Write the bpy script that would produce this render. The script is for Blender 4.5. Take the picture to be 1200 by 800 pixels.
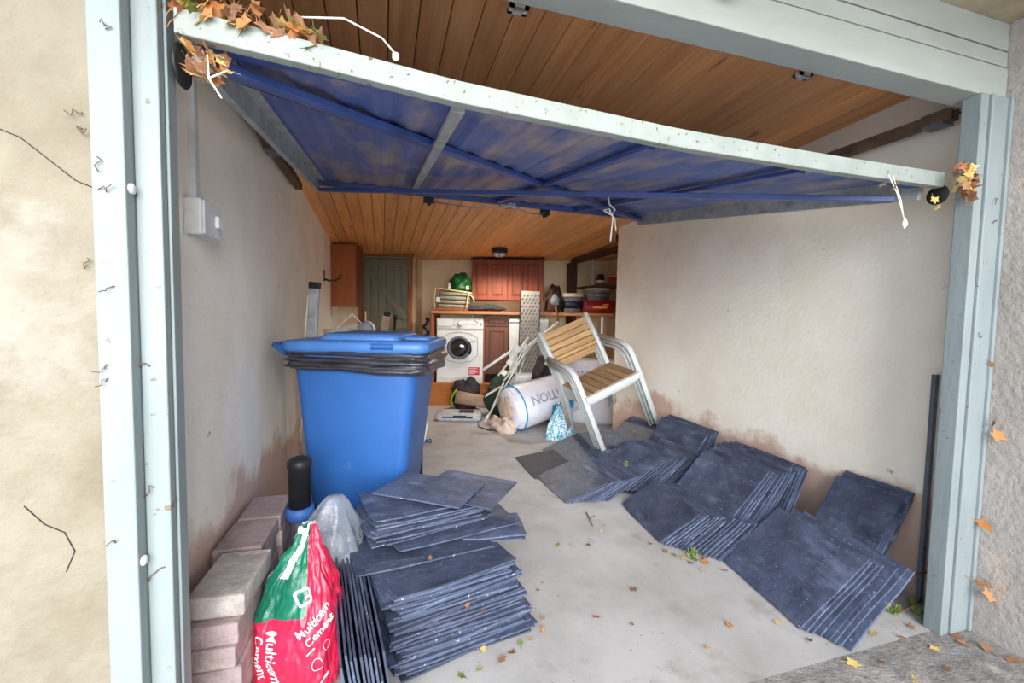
import bpy, bmesh, math, random
from mathutils import Vector, Matrix, Euler, noise
rnd = random.Random(7)
PI = math.pi
SC = bpy.context.scene
COL = SC.collection
for o in list(bpy.data.objects): bpy.data.objects.remove(o)

# ------------------------------------------------------------------ camera
YAW, PIT, ROLL = math.radians(16.8), math.radians(3.3), math.radians(0.98)
CAMH = 1.14
fw = Vector((math.sin(YAW)*math.cos(PIT), math.cos(YAW)*math.cos(PIT), -math.sin(PIT)))
r0 = Vector((math.cos(YAW), -math.sin(YAW), 0)); u0 = r0.cross(fw)
rr = r0*math.cos(ROLL) + u0*math.sin(ROLL); uu = -r0*math.sin(ROLL) + u0*math.cos(ROLL)
cd = bpy.data.cameras.new('camera'); cam = bpy.data.objects.new('camera', cd); COL.objects.link(cam)
cd.sensor_width = 36; cd.lens = 505/1200*36; cd.clip_start = .02
m = Matrix((rr, uu, -fw)).transposed().to_4x4(); m.translation = (0, 0, CAMH)
cam.matrix_world = m
SC.camera = cam

# ------------------------------------------------------------------ light
w = bpy.data.worlds.new('sky'); SC.world = w; w.use_nodes = True
bg = w.node_tree.nodes['Background']
bg.inputs['Color'].default_value = (.80, .90, 1, 1); bg.inputs['Strength'].default_value = 1.15
sd = bpy.data.lights.new('sun', 'SUN'); sd.energy = 4.4; sd.angle = math.radians(56); sd.color = (1, .97, .94)
sun = bpy.data.objects.new('sun', sd); COL.objects.link(sun)
sun.rotation_euler = Vector((.08, 1, -.27)).to_track_quat('-Z', 'Y').to_euler()
SC.view_settings.view_transform = 'Standard'; SC.view_settings.look = 'None'
SC.view_settings.exposure = 1.12; SC.view_settings.gamma = 1
SC.view_settings.use_curve_mapping = False
SC.cycles.diffuse_bounces = 8; SC.cycles.max_bounces = 14

# ------------------------------------------------------------------ materials
def S(r, g, b):
    f = lambda c: (c/255/12.92 if c/255 <= .04045 else ((c/255+.055)/1.055)**2.4)
    return (f(r), f(g), f(b), 1)
MATS = {}
def M(name, c, c2=None, sc=6., rough=.7, bump=0., bsc=40., metal=0., spec=.35, stretch=(1,1,1), lo=.38, hi=.66,
      spk=None, c3=None, sc3=1.5, t3=(.56, .66), stretch3=(1,1,1), rand=0., alpha=1., trans=0., low=None, coat=0., det=6):
    """procedural surface: noise between c and c2, optional patches of c3, optional band 'low' = (colour, height, softness)"""
    mt = bpy.data.materials.new(name); mt.use_nodes = True; MATS[name] = mt
    nt = mt.node_tree; N = nt.nodes; L = nt.links; b = N['Principled BSDF']
    b.inputs['Roughness'].default_value = rough; b.inputs['Metallic'].default_value = metal
    b.inputs['Specular IOR Level'].default_value = spec; b.inputs['Alpha'].default_value = alpha
    b.inputs['Transmission Weight'].default_value = trans; b.inputs['Coat Weight'].default_value = coat
    tc = N.new('ShaderNodeTexCoord'); vec = tc.outputs['Object']
    oi = N.new('ShaderNodeObjectInfo')
    if rand:
        ad = N.new('ShaderNodeVectorMath'); ad.operation = 'MULTIPLY_ADD'
        cb = N.new('ShaderNodeCombineXYZ')
        for k, f in enumerate((31., 17., 53.)):
            mm = N.new('ShaderNodeMath'); mm.operation = 'MULTIPLY'; mm.inputs[1].default_value = f
            L.new(oi.outputs['Random'], mm.inputs[0]); L.new(mm.outputs[0], cb.inputs[k])
        va = N.new('ShaderNodeVectorMath'); va.operation = 'ADD'
        L.new(vec, va.inputs[0]); L.new(cb.outputs[0], va.inputs[1]); vec = va.outputs[0]
        N.remove(ad)
    def nz(scale, st, detail=6):
        mp = N.new('ShaderNodeMapping'); mp.inputs['Scale'].default_value = st; L.new(vec, mp.inputs['Vector'])
        n = N.new('ShaderNodeTexNoise'); n.inputs['Scale'].default_value = scale; n.inputs['Detail'].default_value = detail
        n.inputs['Roughness'].default_value = .6
        L.new(mp.outputs[0], n.inputs['Vector']); return n.outputs['Fac']
    def ramp(f, p0, p1, a, bb):
        r = N.new('ShaderNodeValToRGB'); r.color_ramp.elements[0].position = p0; r.color_ramp.elements[1].position = p1
        r.color_ramp.elements[0].color = a; r.color_ramp.elements[1].color = bb; L.new(f, r.inputs[0]); return r.outputs[0]
    def mix(f, a, bb):
        x = N.new('ShaderNodeMix'); x.data_type = 'RGBA'
        if isinstance(f, float): x.inputs['Factor'].default_value = f
        else: L.new(f, x.inputs['Factor'])
        for s, v in (('A', a), ('B', bb)):
            sk = [i for i in x.inputs if i.name == s and i.type == 'RGBA'][0]
            if hasattr(v, 'is_linked'): L.new(v, sk)
            else: sk.default_value = v
        return [o for o in x.outputs if o.type == 'RGBA'][0]
    W0, B0 = (1,1,1,1), (0,0,0,1)
    col = ramp(nz(sc, stretch, det), lo, hi, c, c2 or c)
    if c3: col = mix(ramp(nz(sc3, stretch3), t3[0], t3[1], B0, W0), col, c3)
    if spk: col = mix(ramp(nz(spk[1], stretch3, 3), spk[2], spk[2]+.03, B0, W0), col, spk[0])
    if low:
        lc, h, soft = low
        g = N.new('ShaderNodeNewGeometry'); sx = N.new('ShaderNodeSeparateXYZ'); L.new(g.outputs['Position'], sx.inputs[0])
        n2 = nz(2.2, (1,1,1)); ma = N.new('ShaderNodeMath'); ma.operation = 'MULTIPLY_ADD'
        L.new(n2, ma.inputs[0]); ma.inputs[1].default_value = .9; L.new(sx.outputs['Z'], ma.inputs[2])
        col = mix(ramp(ma.outputs[0], h+.45-soft, h+.45+soft, W0, B0), col, lc)
    if rand:
        hs = N.new('ShaderNodeHueSaturation'); mr = N.new('ShaderNodeMapRange')
        mr.inputs['To Min'].default_value = 1-rand; mr.inputs['To Max'].default_value = 1+rand
        L.new(oi.outputs['Random'], mr.inputs['Value']); L.new(mr.outputs[0], hs.inputs['Value']); L.new(col, hs.inputs['Color']); col = hs.outputs[0]
    L.new(col, b.inputs['Base Color'])
    if bump:
        bp = N.new('ShaderNodeBump'); bp.inputs['Strength'].default_value = bump; bp.inputs['Distance'].default_value = .01
        L.new(nz(bsc, stretch, 4), bp.inputs['Height']); L.new(bp.outputs[0], b.inputs['Normal'])
    return mt

M('render_cream', S(134,128,114), S(116,109,94), 5, .9, .6, 55, c3=S(146,143,134), sc3=2)
M('render_white', S(168,161,157), S(150,143,138), 5, .9, .7, 45, c3=S(186,172,160), sc3=7, t3=(.62,.72))
M('wall_paint', S(244,239,228), S(236,228,214), 3, .85, .25, 40, c3=S(160,140,118), sc3=9, t3=(.70,.76), low=(S(206,176,160), .42, .05))
M('wall_back', S(234,216,182), S(220,198,160), 3, .85, .25, 30, c3=S(226,214,190), sc3=2)
M('frame_paint', S(136,147,150), S(124,135,137), 7, .5, .15, 60, c3=S(112,106,94), sc3=34, t3=(.66,.70), stretch=(1,1,.25))
M('fascia_paint', S(164,171,167), S(148,154,149), 5, .55, .12, 50, c3=S(150,132,100), sc3=24, t3=(.70,.75), stretch=(.25,1,1))
M('concrete', S(184,182,182), S(164,161,160), 3, .9, .12, 160, c3=S(150,144,138), sc3=5, t3=(.58,.74), spk=(S(120,112,104), 60, .68))
M('bounce_ground', S(218,215,210), S(204,200,194), 4, .9)  # pale tone of the added ground, chosen to bounce light indoors
M('driveway', S(150,147,146), S(118,114,112), 22, .95, .7, 90, c3=S(178,172,166), sc3=6)
M('plank_wood', S(242,178,112), S(212,142,82), 3.5, .42, .1, 30, stretch=(9,.55,9), rand=.16, spec=.5, lo=.3, hi=.72, c3=S(88,42,18), sc3=2.2, t3=(.66,.74), stretch3=(7,1.2,7))
M('dark_gap', S(48,30,20))
M('door_blue', S(84,108,170), S(66,88,148), 3, .45, .12, 30, c3=S(158,146,146), sc3=2.2, t3=(.46,.66), stretch3=(2.4,1,1), spec=.5)
M('rail_blue', S(62,88,154), S(46,68,126), 6, .4, .1, 30, c3=S(92,88,92), sc3=9, t3=(.60,.72), spec=.5)
M('galvanised', S(172,178,182), S(138,143,147), 14, .45, .1, 40, metal=.1, c3=S(120,100,80), sc3=12, t3=(.66,.72))
M('door_white', S(150,159,155), S(138,146,142), 8, .55, .1, 50, c3=S(88,80,66), sc3=60, t3=(.62,.66))
M('grime', S(58,50,46), S(34,30,30), 20, .95, .5, 40)
M('slate', S(74,84,108), S(50,58,78), 7, .5, .5, 30, rand=.22, spec=.5, c3=S(104,116,142), sc3=5, t3=(.54,.76), spk=(S(150,162,184), 70, .665), stretch3=(1,2.6,1))
M('slate_dark', S(60,62,72), S(46,48,58), 9, .6, .4, 26, rand=.1)
M('brick_grey', S(176,168,164), S(146,138,134), 9, .95, .6, 60, c3=S(196,190,186), sc3=6)
M('brick', S(170,152,152), S(132,116,118), 12, .95, .7, 60, rand=.12, c3=S(190,178,172), sc3=6, t3=(.56,.70))
M('bin_blue', S(44,94,162), S(36,82,146), 2, .42, .06, 60, spec=.45, c3=S(96,142,206), sc3=5, t3=(.66,.80))
M('bin_lid', S(70,118,184), S(58,104,168), 3, .42, .06, 60, spec=.45, c3=S(170,190,214), sc3=6, t3=(.64,.78))
M('black_film', S(62,62,70), S(30,30,36), 18, .22, .5, 34, spec=.7, stretch=(.4,.4,2.5))
M('black_plastic', S(34,34,36), S(24,24,26), 10, .5)
M('grey_plastic', S(140,146,148), S(118,124,126), 10, .5)
M('white_plastic', S(226,228,226), S(210,212,210), 6, .45)
M('white_enamel', S(232,234,234), S(220,222,222), 4, .3, spec=.5)
M('sack_red', S(196,36,72), S(172,26,60), 7, .32, .35, 30, spec=.5, c3=S(222,90,120), sc3=9, t3=(.62,.74))
M('sack_green', S(20,108,84), S(14,86,68), 7, .32, .35, 30, spec=.5, c3=S(120,160,150), sc3=11, t3=(.60,.72))
M('sack_white', S(228,232,236), S(204,208,214), 7, .35, .3, 30)
M('print_white', S(236,236,238), rough=.5)
M('clear_film', S(206,216,230), S(176,188,206), 7, .18, .7, 22, spec=.7, trans=.5, alpha=.55)
M('cabinet_red', S(138,66,38), S(112,50,28), 3, .6, .08, 30, stretch=(6,6,.7), spec=.45)
M('cabinet_brown', S(122,72,48), S(94,54,36), 3, .45, .08, 30, stretch=(6,6,.7))
M('cabinet_panel', S(166,98,58), S(150,86,50), 4, .5, .05, 30, stretch=(8,8,.5))
M('worktop', S(190,128,84), S(168,108,68), 5, .5, .05, 30, stretch=(.5,5,5))
M('plinth', S(196,122,60), S(170,100,46), 4, .6, .1, 30, stretch=(.5,5,5), c3=S(128,76,40), sc3=4, t3=(.64,.74))
M('timber', S(150,96,58), S(120,74,44), 5, .7, .15, 30, stretch=(6,6,.6))
M('dark_timber', S(74,48,36), S(52,34,26), 5, .6, .1, 30, stretch=(6,6,.6))
M('door_grey', S(122,122,106), S(108,108,92), 4, .6, .1, 30, stretch=(5,5,.5))
M('glass_dark', S(44,38,36), S(26,22,22), 3, .08, spec=.8, coat=.5)
M('chrome', S(196,198,200), rough=.2, metal=.9)
M('sticker_red', S(204,40,66), rough=.5)
M('chair_white', S(206,212,212), S(190,198,198), 6, .35, spec=.5)
M('chair_slat', S(196,160,114), S(168,132,90), 6, .55, .12, 40, rand=.1, stretch=(.6,9,9))
M('seat_slat', S(176,144,108), S(136,108,80), 6, .6, .12, 40, rand=.14, stretch=(9,.6,9))
M('roll_wrap', S(224,226,236), S(206,210,224), 5, .28, .4, 24, spec=.55)
M('insulation', S(218,200,186), S(188,166,148), 20, .95, .8, 40)
M('print_grey', S(150,152,172), rough=.5)
M('print_blue', S(40,150,206), S(30,136,194), 6, .4)
M('print_navy', S(40,90,180), rough=.5)
M('carrier', S(226,236,240), S(60,168,200), 60, .35, .4, 30, lo=.46, hi=.54)
M('pattern_panel', S(150,146,140), S(132,128,122), 8, .6)
M('pattern_dash', S(92,88,84), rough=.6)
M('cushion_grey', S(150,146,132), S(130,126,112), 12, .9, .3, 60)
M('cream_wood', S(226,206,156), S(206,184,132), 6, .6)
M('green_bag', S(28,110,56), S(16,72,36), 9, .4, .5, 22)
M('tub_silver', S(150,152,156), S(118,120,126), 9, .35, metal=.4)
M('tub_cream', S(232,220,196), S(216,204,180), 6, .5)
M('tub_navy', S(32,38,62), rough=.5)
M('toolbox_red', S(150,32,30), S(112,20,22), 8, .4)
M('print_orange', S(240,150,90), rough=.5)
M('dark_cloth', S(66,58,64), S(38,34,38), 14, .9, .6, 30)
M('maroon_cloth', S(86,56,62), S(62,42,48), 14, .9, .5, 30)
M('tan_card', S(170,146,126), S(140,116,98), 9, .85, .2, 30)
M('grey_bag', S(196,200,206), S(160,164,172), 9, .4, .4, 26)
M('lime', S(150,208,40), rough=.5)
M('dark_green', S(46,66,56), S(34,48,42), 9, .8)
M('lamp_glass', S(206,206,204), rough=.35)
M('switch_white', S(216,218,220), S(196,198,200), 12, .5, c3=S(140,132,120), sc3=30, t3=(.68,.74))
M('pipe_grey', S(150,158,164), rough=.45)
M('pipe_blue', S(60,100,170), rough=.5)
M('string', S(226,222,212), rough=.8)
M('twig', S(120,92,68), S(88,66,48), 20, .9)
M('leaf_brown', S(158,118,88), S(120,84,62), 14, .8, rand=.2)
M('leaf_orange', S(196,136,84), S(164,104,62), 14, .8, rand=.15)
M('leaf_yellow', S(214,190,120), S(190,158,88), 14, .8, rand=.15)
M('leaf_green', S(132,150,70), S(96,118,50), 14, .8, rand=.15)
M('rust', S(112,92,76), S(84,66,54), 18, .8)
M('steel_dark', S(104,110,122), S(86,92,104), 9, .5)
M('bottle_dark', S(36,30,30), rough=.3)
M('pink_card', S(206,120,126), rough=.6)
M('soot', S(176,166,144), S(150,138,114), 6, .7)

# ------------------------------------------------------------------ geometry helpers
class MB:
    def __init__(s): s.v, s.f, s.mi, s.sm = [], [], [], []
    def add(s, vs, fs, mi=0, smooth=False):
        b = len(s.v); s.v += [tuple(v) for v in vs]
        for f in fs: s.f.append([b+i for i in f]); s.mi.append(mi); s.sm.append(smooth)
        return s
    def box(s, x0, x1, y0, y1, z0, z1, mat=None, mi=0):
        vs = [Vector(p) for p in ((x0,y0,z0),(x1,y0,z0),(x1,y1,z0),(x0,y1,z0),(x0,y0,z1),(x1,y0,z1),(x1,y1,z1),(x0,y1,z1))]
        if mat: vs = [mat @ v for v in vs]
        return s.add(vs, [(3,2,1,0),(4,5,6,7),(0,1,5,4),(1,2,6,5),(2,3,7,6),(3,0,4,7)], mi)
    def bar(s, a, b, wd, ht, up=(0,0,1), mi=0):
        """rectangular bar from a to b; wd across, ht along 'up'"""
        a, b = Vector(a), Vector(b); d = (b-a); L = d.length; d.normalize(); up = Vector(up)
        x = d.cross(up).normalized(); z = x.cross(d).normalized()
        mt = Matrix((x, d, z)).transposed().to_4x4(); mt.translation = a
        return s.box(-wd/2, wd/2, 0, L, -ht/2, ht/2, mt, mi)
    def tube(s, path, r, n=8, closed=False, mi=0, sx=1., up=None, caps=True):
        P = [Vector(p) for p in path]; rings = []; prev = None
        for i, p in enumerate(P):
            if closed: t = P[(i+1) % len(P)] - P[i-1]
            else: t = P[min(i+1, len(P)-1)] - P[max(i-1, 0)]
            t.normalize()
            if prev is None:
                a = Vector(up) if up else (Vector((0,0,1)) if abs(t.z) < .9 else Vector((1,0,0)))
                x = a.cross(t).normalized()
            else: x = (prev - t*prev.dot(t)).normalized()
            prev = x; y = t.cross(x)
            rad = r[i] if isinstance(r, (list, tuple)) else r
            rings.append([p + x*rad*sx*math.cos(2*PI*k/n) + y*rad*math.sin(2*PI*k/n) for k in range(n)])
        vs = [v for g in rings for v in g]; fs = []
        R = len(rings)
        for i in range(R if closed else R-1):
            for k in range(n):
                fs.append((i*n+k, i*n+(k+1) % n, ((i+1) % R)*n+(k+1) % n, ((i+1) % R)*n+k))
        s.add(vs, fs, mi, True)
        if caps and not closed:
            b = len(s.v)-len(vs)
            s.f.append([b+k for k in range(n)][::-1]); s.mi.append(mi); s.sm.append(False)
            s.f.append([b+(R-1)*n+k for k in range(n)]); s.mi.append(mi); s.sm.append(False)
        return s
    def lathe(s, prof, n=24, c=(0,0,0), mat=None, mi=0, smooth=True):
        """prof: (radius, z) list, revolved about z through c"""
        vs = []; fs = []; c = Vector(c)
        for r, z in prof:
            for k in range(n):
                v = Vector((r*math.cos(2*PI*k/n), r*math.sin(2*PI*k/n), z))
                vs.append((mat @ v if mat else v) + c)
        for i in range(len(prof)-1):
            for k in range(n): fs.append((i*n+k, i*n+(k+1) % n, (i+1)*n+(k+1) % n, (i+1)*n+k))
        fs.append(list(range(n))[::-1]); fs.append([(len(prof)-1)*n+k for k in range(n)])
        return s.add(vs, fs, mi, smooth)
    def prism(s, poly, y0, y1, mat=None, mi=0):
        """polygon (x,z) extruded along y"""
        n = len(poly); vs = [Vector((x, y0, z)) for x, z in poly] + [Vector((x, y1, z)) for x, z in poly]
        if mat: vs = [mat @ v for v in vs]
        fs = [list(range(n)), list(range(n, 2*n))[::-1]] + [((i+1) % n, i, n+i, n+(i+1) % n) for i in range(n)]
        return s.add(vs, fs, mi)
    def mesh(s, name):
        me = bpy.data.meshes.new(name); me.from_pydata(s.v, [], s.f); 
        me.polygons.foreach_set('material_index', s.mi); me.polygons.foreach_set('use_smooth', s.sm)
        me.update(); bm = bmesh.new(); bm.from_mesh(me); bmesh.ops.recalc_face_normals(bm, faces=bm.faces); bm.to_mesh(me); bm.free()
        return me
def obj(name, mb, mat, parent=None, bevel=0., loc=None, rot=None):
    me = mb.mesh(name) if isinstance(mb, MB) else mb
    for mm in (mat if isinstance(mat, (list, tuple)) else [mat]):
        if len(me.materials) < (len(mat) if isinstance(mat, (list, tuple)) else 1): me.materials.append(MATS[mm])
    o = bpy.data.objects.new(name, me); COL.objects.link(o)
    if parent: o.parent = parent
    if loc is not None: o.location = loc
    if rot is not None: o.rotation_euler = rot
    if bevel:
        b = o.modifiers.new('bevel', 'BEVEL'); b.width = bevel; b.segments = 2; b.limit_method = 'ANGLE'; b.angle_limit = math.radians(40)
    return o
def tag(o, label, cat, group=None, kind=None):
    o['label'] = label
    if cat: o['category'] = cat
    if group: o['group'] = group
    if kind: o['kind'] = kind
    return o
def thing(name, label, cat, loc=(0,0,0), rotz=0., group=None, kind=None, rot=None):
    o = bpy.data.objects.new(name, None); COL.objects.link(o); o.empty_display_size = .1
    o.location = loc; o.rotation_euler = rot if rot else (0, 0, rotz)
    return tag(o, label, cat, group, kind)
def copy_tree(o, parent=None):
    c = o.copy(); COL.objects.link(c); c.parent = parent
    for ch in list(o.children): copy_tree(ch, c)
    return c
CY, SY = math.cos(YAW), math.sin(YAW)
def B(u, v, z=0.):      # the back part of the garage is turned: u along its back wall, v away from it towards the rear
    return Vector((u*CY+v*SY, -u*SY+v*CY, z))
MB_ = Matrix.Rotation(-YAW, 4, 'Z')   # orientation of the back part
def ubox(u0_, u1_, v0, v1, z0, z1): return MB().box(u0_, u1_, v0, v1, z0, z1, MB_)
def zc(y): return 2.09 - .042*(y-1.3)   # sloping ceiling
def grid_surf(fn, nu, nv, closed=False):
    vs = [fn(i/(nu if closed else nu-1), j/(nv-1)) for j in range(nv) for i in range(nu)]; fs = []
    for j in range(nv-1):
        for i in range(nu if closed else nu-1):
            fs.append((j*nu+i, j*nu+(i+1) % nu, (j+1)*nu+(i+1) % nu, (j+1)*nu+i))
    return vs, fs
def text_mesh(txt, size, bold=.0, cell=0):
    cu = bpy.data.curves.new('lettering', 'FONT'); cu.body = txt; cu.size = size; cu.align_x = 'CENTER'; cu.align_y = 'CENTER'
    cu.offset = bold; cu.resolution_u = 3
    o = bpy.data.objects.new('lettering', cu); COL.objects.link(o)
    dg = bpy.context.evaluated_depsgraph_get(); me = bpy.data.meshes.new_from_object(o.evaluated_get(dg))
    bpy.data.objects.remove(o); bpy.data.curves.remove(cu)
    if cell:
        bm = bmesh.new(); bm.from_mesh(me); bmesh.ops.triangulate(bm, faces=bm.faces)
        for _ in range(2):
            ed = [e for e in bm.edges if e.calc_length() > cell]
            if ed: bmesh.ops.subdivide_edges(bm, edges=ed, cuts=1); bmesh.ops.triangulate(bm, faces=bm.faces)
        bm.to_mesh(me); bm.free()
    return me

# ------------------------------------------------------------------ setting
tag(obj('floor', MB().box(-1.0, 3.2, 1.02, 6.9, -.12, 0), 'concrete'), 'pale dusty concrete floor inside the garage', 'floor', kind='structure')
tag(obj('driveway', MB().box(-6, 2.2, .62, 1.02, -.12, 0), 'driveway'), 'grey rough driveway surface in front of the garage threshold', 'driveway', kind='structure')
tag(obj('bounce_ground', MB().box(-14, 14, -22, .62, -.12, 0), 'bounce_ground'), 'pale unseen ground added out front to bounce light into the garage', 'bounce_ground', kind='structure')  # out of view; added as a pale reflector for ceiling and door underside
tag(obj('wall_left', MB().box(-.80, -.54, 1.19, 6.3, 0, 2.35), 'wall_paint'), 'scuffed off-white side wall behind the blue wheelie bin', 'wall', kind='structure')
tag(obj('wall_right', MB().box(2.135, 2.26, 1.06, 3.66, 0, 2.35), 'wall_paint'), 'stained off-white side wall behind the leaning slates', 'wall', kind='structure')
tag(obj('wall_alcove', MB().box(2.97, 3.1, 3.5, 6.5, 0, 2.35).box(2.26, 2.97, 3.5, 3.6, 0, 2.35), 'wall_back'), 'cream side wall of the shelf alcove at the back right', 'wall', kind='structure')
tag(obj('wall_back', ubox(-1.35, 2.2, 5.95, 6.1, 0, 2.35), 'wall_back'), 'cream rear wall behind the red wall cabinet', 'wall', kind='structure')
tag(obj('wall_back_left', ubox(-2.6, -1.25, 5.55, 5.7, 0, 2.35).add([v for v in ubox(-1.35, -1.25, 5.55, 6.0, 0, 2.35).v], [(3,2,1,0),(4,5,6,7),(0,1,5,4),(1,2,6,5),(2,3,7,6),(3,0,4,7)]), 'wall_back'),
    'cream wall around the grey ledged rear door', 'wall', kind='structure')
tag(obj('wall_front_left', MB().box(-6, -.532, 1.045, 1.2, -.05, 3.2).box(-.54, -.478, 1.13, 1.2, -.05, 3.2), 'render_cream'), 'cream rendered outside wall beside the pale door frame', 'wall', kind='structure')
tag(obj('wall_front_right', MB().box(2.105, 2.5, -5, 1.0, -.05, 3.2).box(2.105, 2.5, 1.0, 1.06, -.05, 3.2), 'render_white'), 'whitish rough rendered outside wall with dry leaves clinging to it', 'wall', kind='structure')
tag(obj('wall_front_top', MB().box(-.55, 2.3, 1.03, 1.10, 2.0, 3.2), 'render_cream'), 'cream wall above the garage opening behind the painted boards', 'wall', kind='structure')
tag(obj('soffit', MB().box(-6, 2.095, .1, 1.03, 2.19, 2.24), 'soot'), 'tan eaves soffit above the painted fascia boards', 'soffit', kind='structure')  # real eaves, but the unseen outer part is extended to shade the outside walls
tag(obj('roof', MB().box(-6, 6, .05, 7.2, 2.42, 2.5), 'dark_gap'), 'dark roof deck above the timber ceiling', 'roof', kind='structure')

# ceiling: backing plus one tongued board after another
y0, y1 = 1.10, 6.8
ce = tag(obj('ceiling', MB().add([(-.8,y0,zc(y0)+.02),(3.1,y0,zc(y0)+.02),(3.1,y1,zc(y1)+.02),(-.8,y1,zc(y1)+.02),(-.8,y0,zc(y0)+.05),(3.1,y0,zc(y0)+.05),(3.1,y1,zc(y1)+.05),(-.8,y1,zc(y1)+.05)],
     [(3,2,1,0),(4,5,6,7),(0,1,5,4),(1,2,6,5),(2,3,7,6),(3,0,4,7)]), 'dark_gap'), 'varnished orange pine board ceiling sloping down to the back', 'ceiling', kind='structure')
PW = .094; slope = math.atan(-.042); Lp = (y1-y0)/math.cos(slope)
pm = MB().prism([(-PW/2+.002, .008), (-PW/2+.002, .003), (-PW/2+.008, 0), (PW/2-.002, 0), (PW/2-.002, .018), (-PW/2+.002, .018)], 0, Lp).mesh('plank')
for i in range(41):
    obj('plank', pm, 'plank_wood', ce, loc=(-.78+i*PW, y0, zc(y0)), rot=(slope, 0, 0))

# fascia boards over the opening
f1 = thing('trim_1', 'off-white painted fascia boards spanning the top of the garage opening', 'fascia', (0, 1.0, 0), kind='structure')
for a, b_, yb in ((1.93, 2.037, .09), (2.043, 2.094, .03), (2.099, 2.19, .03)):
    obj('board', MB().box(-.60, 2.104, 0 if a < 2 else .004, yb, a, b_), 'fascia_paint', f1, .003)
# left frame
t2 = thing('trim_2', 'pale blue-white stepped door frame at the left of the opening', 'door frame', kind='structure')
obj('board', MB().box(-.532, -.478, 1.036, 1.13, 0, 1.93), 'frame_paint', t2, .003)
obj('board', MB().box(-.477, -.432, 1.068, 1.13, 0, 1.93), 'frame_paint', t2, .003)
obj('board', MB().box(-.431, -.425, 1.09, 1.13, 0, 1.93), 'frame_paint', t2, .002)
for z in (.62, 1.38):
    obj('bolt', MB().lathe([(.011,0),(.011,.004),(.008,.007),(0.001,.0075)], 10, mat=Matrix.Rotation(PI/2, 4, 'Y'), c=(-.478, 1.053, z)), 'switch_white', t2)
# right post
t3 = thing('trim_3', 'pale blue-white grooved door post at the right of the opening', 'door frame', kind='structure')
obj('board', MB().box(1.955, 1.995, .990, 1.045, 0, 1.93), 'frame_paint', t3, .003)
obj('board', MB().box(1.998, 2.010, .982, 1.045, 0, 1.93), 'frame_paint', t3, .003)
obj('board', MB().box(2.012, 2.094, .986, 1.045, 0, 1.93), 'frame_paint', t3, .003)
obj('board', MB().box(2.088, 2.104, .976, 1.0, 0, 1.93), 'frame_paint', t3, .003)

# rear ledged door with its frame (door local: x = u, y = v)
d2 = thing('door_2', 'grey-green ledged and braced plank door in the back wall', 'door', B(-1.62, 5.52), -YAW, kind='structure')
for k in range(6):
    x0 = -.285+k*.097; obj('plank', MB().box(x0, x0+.093, .0, .022, .02, 1.86), 'door_grey', d2, .003)
for zz in (.25, 1.02, 1.79): obj('ledge', MB().box(-.26, .29, -.02, .0, zz-.05, zz+.05), 'door_grey', d2, .003)
obj('brace', MB().bar((-.23, -.011, 1.72), (.26, -.011, 1.09), .018, .075, (0,0,1)), 'door_grey', d2, .002)
obj('brace', MB().bar((-.23, -.011, .95), (.26, -.011, .32), .018, .075, (0,0,1)), 'door_grey', d2, .002)
for x in (-.32, .312): obj('jamb', MB().box(x-.022, x+.022, -.03, .03, 0, 1.93), 'timber', d2, .003)
obj('header', MB().box(-.345, .36, -.06, .03, 1.875, 1.905), 'timber', d2, .003)

# ------------------------------------------------------------------ up-and-over garage door
gd = thing('door_1', 'raised blue steel garage door tilted open with white lower edge', 'garage door', (.78, 1.07, 1.66), kind='structure')
G0 = Vector((.78, 1.07, 1.66))
def zn(x):   # the lower rail has sagged: height of its underside along the width
    pts = [(-.41,1.704), (-.17,1.686), (.17,1.656), (.82,1.630), (1.4,1.628), (1.94,1.633)]
    for (a, za), (b_, zb) in zip(pts, pts[1:]):
        if x <= b_: return za+(zb-za)*max(0, (x-a))/(b_-a)
    return pts[-1][1]
YF = 3.0
def zfar(x): return 1.94-.012*(x+.4)
def D(x, s, drop=0.):   # s 0 near edge .. 1 far edge; drop below the sheet
    z = (zn(x)+.03)*(1-s)+(zfar(x)+.03)*s
    return Vector((x, 1.09+(YF-1.09)*s, z-drop)) - G0
XL, XR = -.395, 1.935
mb = MB(); NX, NS = 94, 14
vs = []; fs = []
for j in range(NS+1):
    for i in range(NX+1):
        x = XL+(XR-XL)*i/NX; vs.append(D(x, j/NS, -.008 if (i % 4) in (1, 2) else 0))
for j in range(NS):
    for i in range(NX): fs.append((j*(NX+1)+i, j*(NX+1)+i+1, (j+1)*(NX+1)+i+1, (j+1)*(NX+1)+i))
n = len(vs)
mb.add(vs+[v+Vector((0,0,.012)) for v in vs], fs+[[q+n for q in f][::-1] for f in fs])
obj('door_sheet', mb, 'door_blue', gd)
vs = []; fs = []; K = 24
for i in range(K+1):
    x = -.405+2.345*i/K; z = zn(x)
    for (yy, zz) in ((1.07, z), (1.07, z+.052), (1.10, z+.055), (1.10, z)): vs.append(Vector((x, yy, zz))-G0)
for i in range(K):
    for k in range(4): fs.append((i*4+k, i*4+(k+1) % 4, (i+1)*4+(k+1) % 4, (i+1)*4+k))
fs += [(0,1,2,3), (K*4+3, K*4+2, K*4+1, K*4)]
obj('lower_rail', MB().add(vs, fs), 'door_white', gd, .003)
UPD = (0, -.15, 1)
lr = obj('inner_rail', MB().bar(D(XL,.03,.012), D(XR,.03,.012), .05, .022, UPD), 'rail_blue', gd, .002)
obj('far_rail', MB().bar(D(XL,.985,.015), D(XR,.985,.015), .05, .03, UPD), 'rail_blue', gd, .002)
obj('side_arm', MB().bar(D(XL+.01,.02,.03), D(XL+.01,1.0,.03), .022, .075, UPD).bar(D(XL+.03,.02,-.002), D(XL+.03,1.0,-.002), .05, .008, UPD), 'galvanised', gd, .002)
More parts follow.
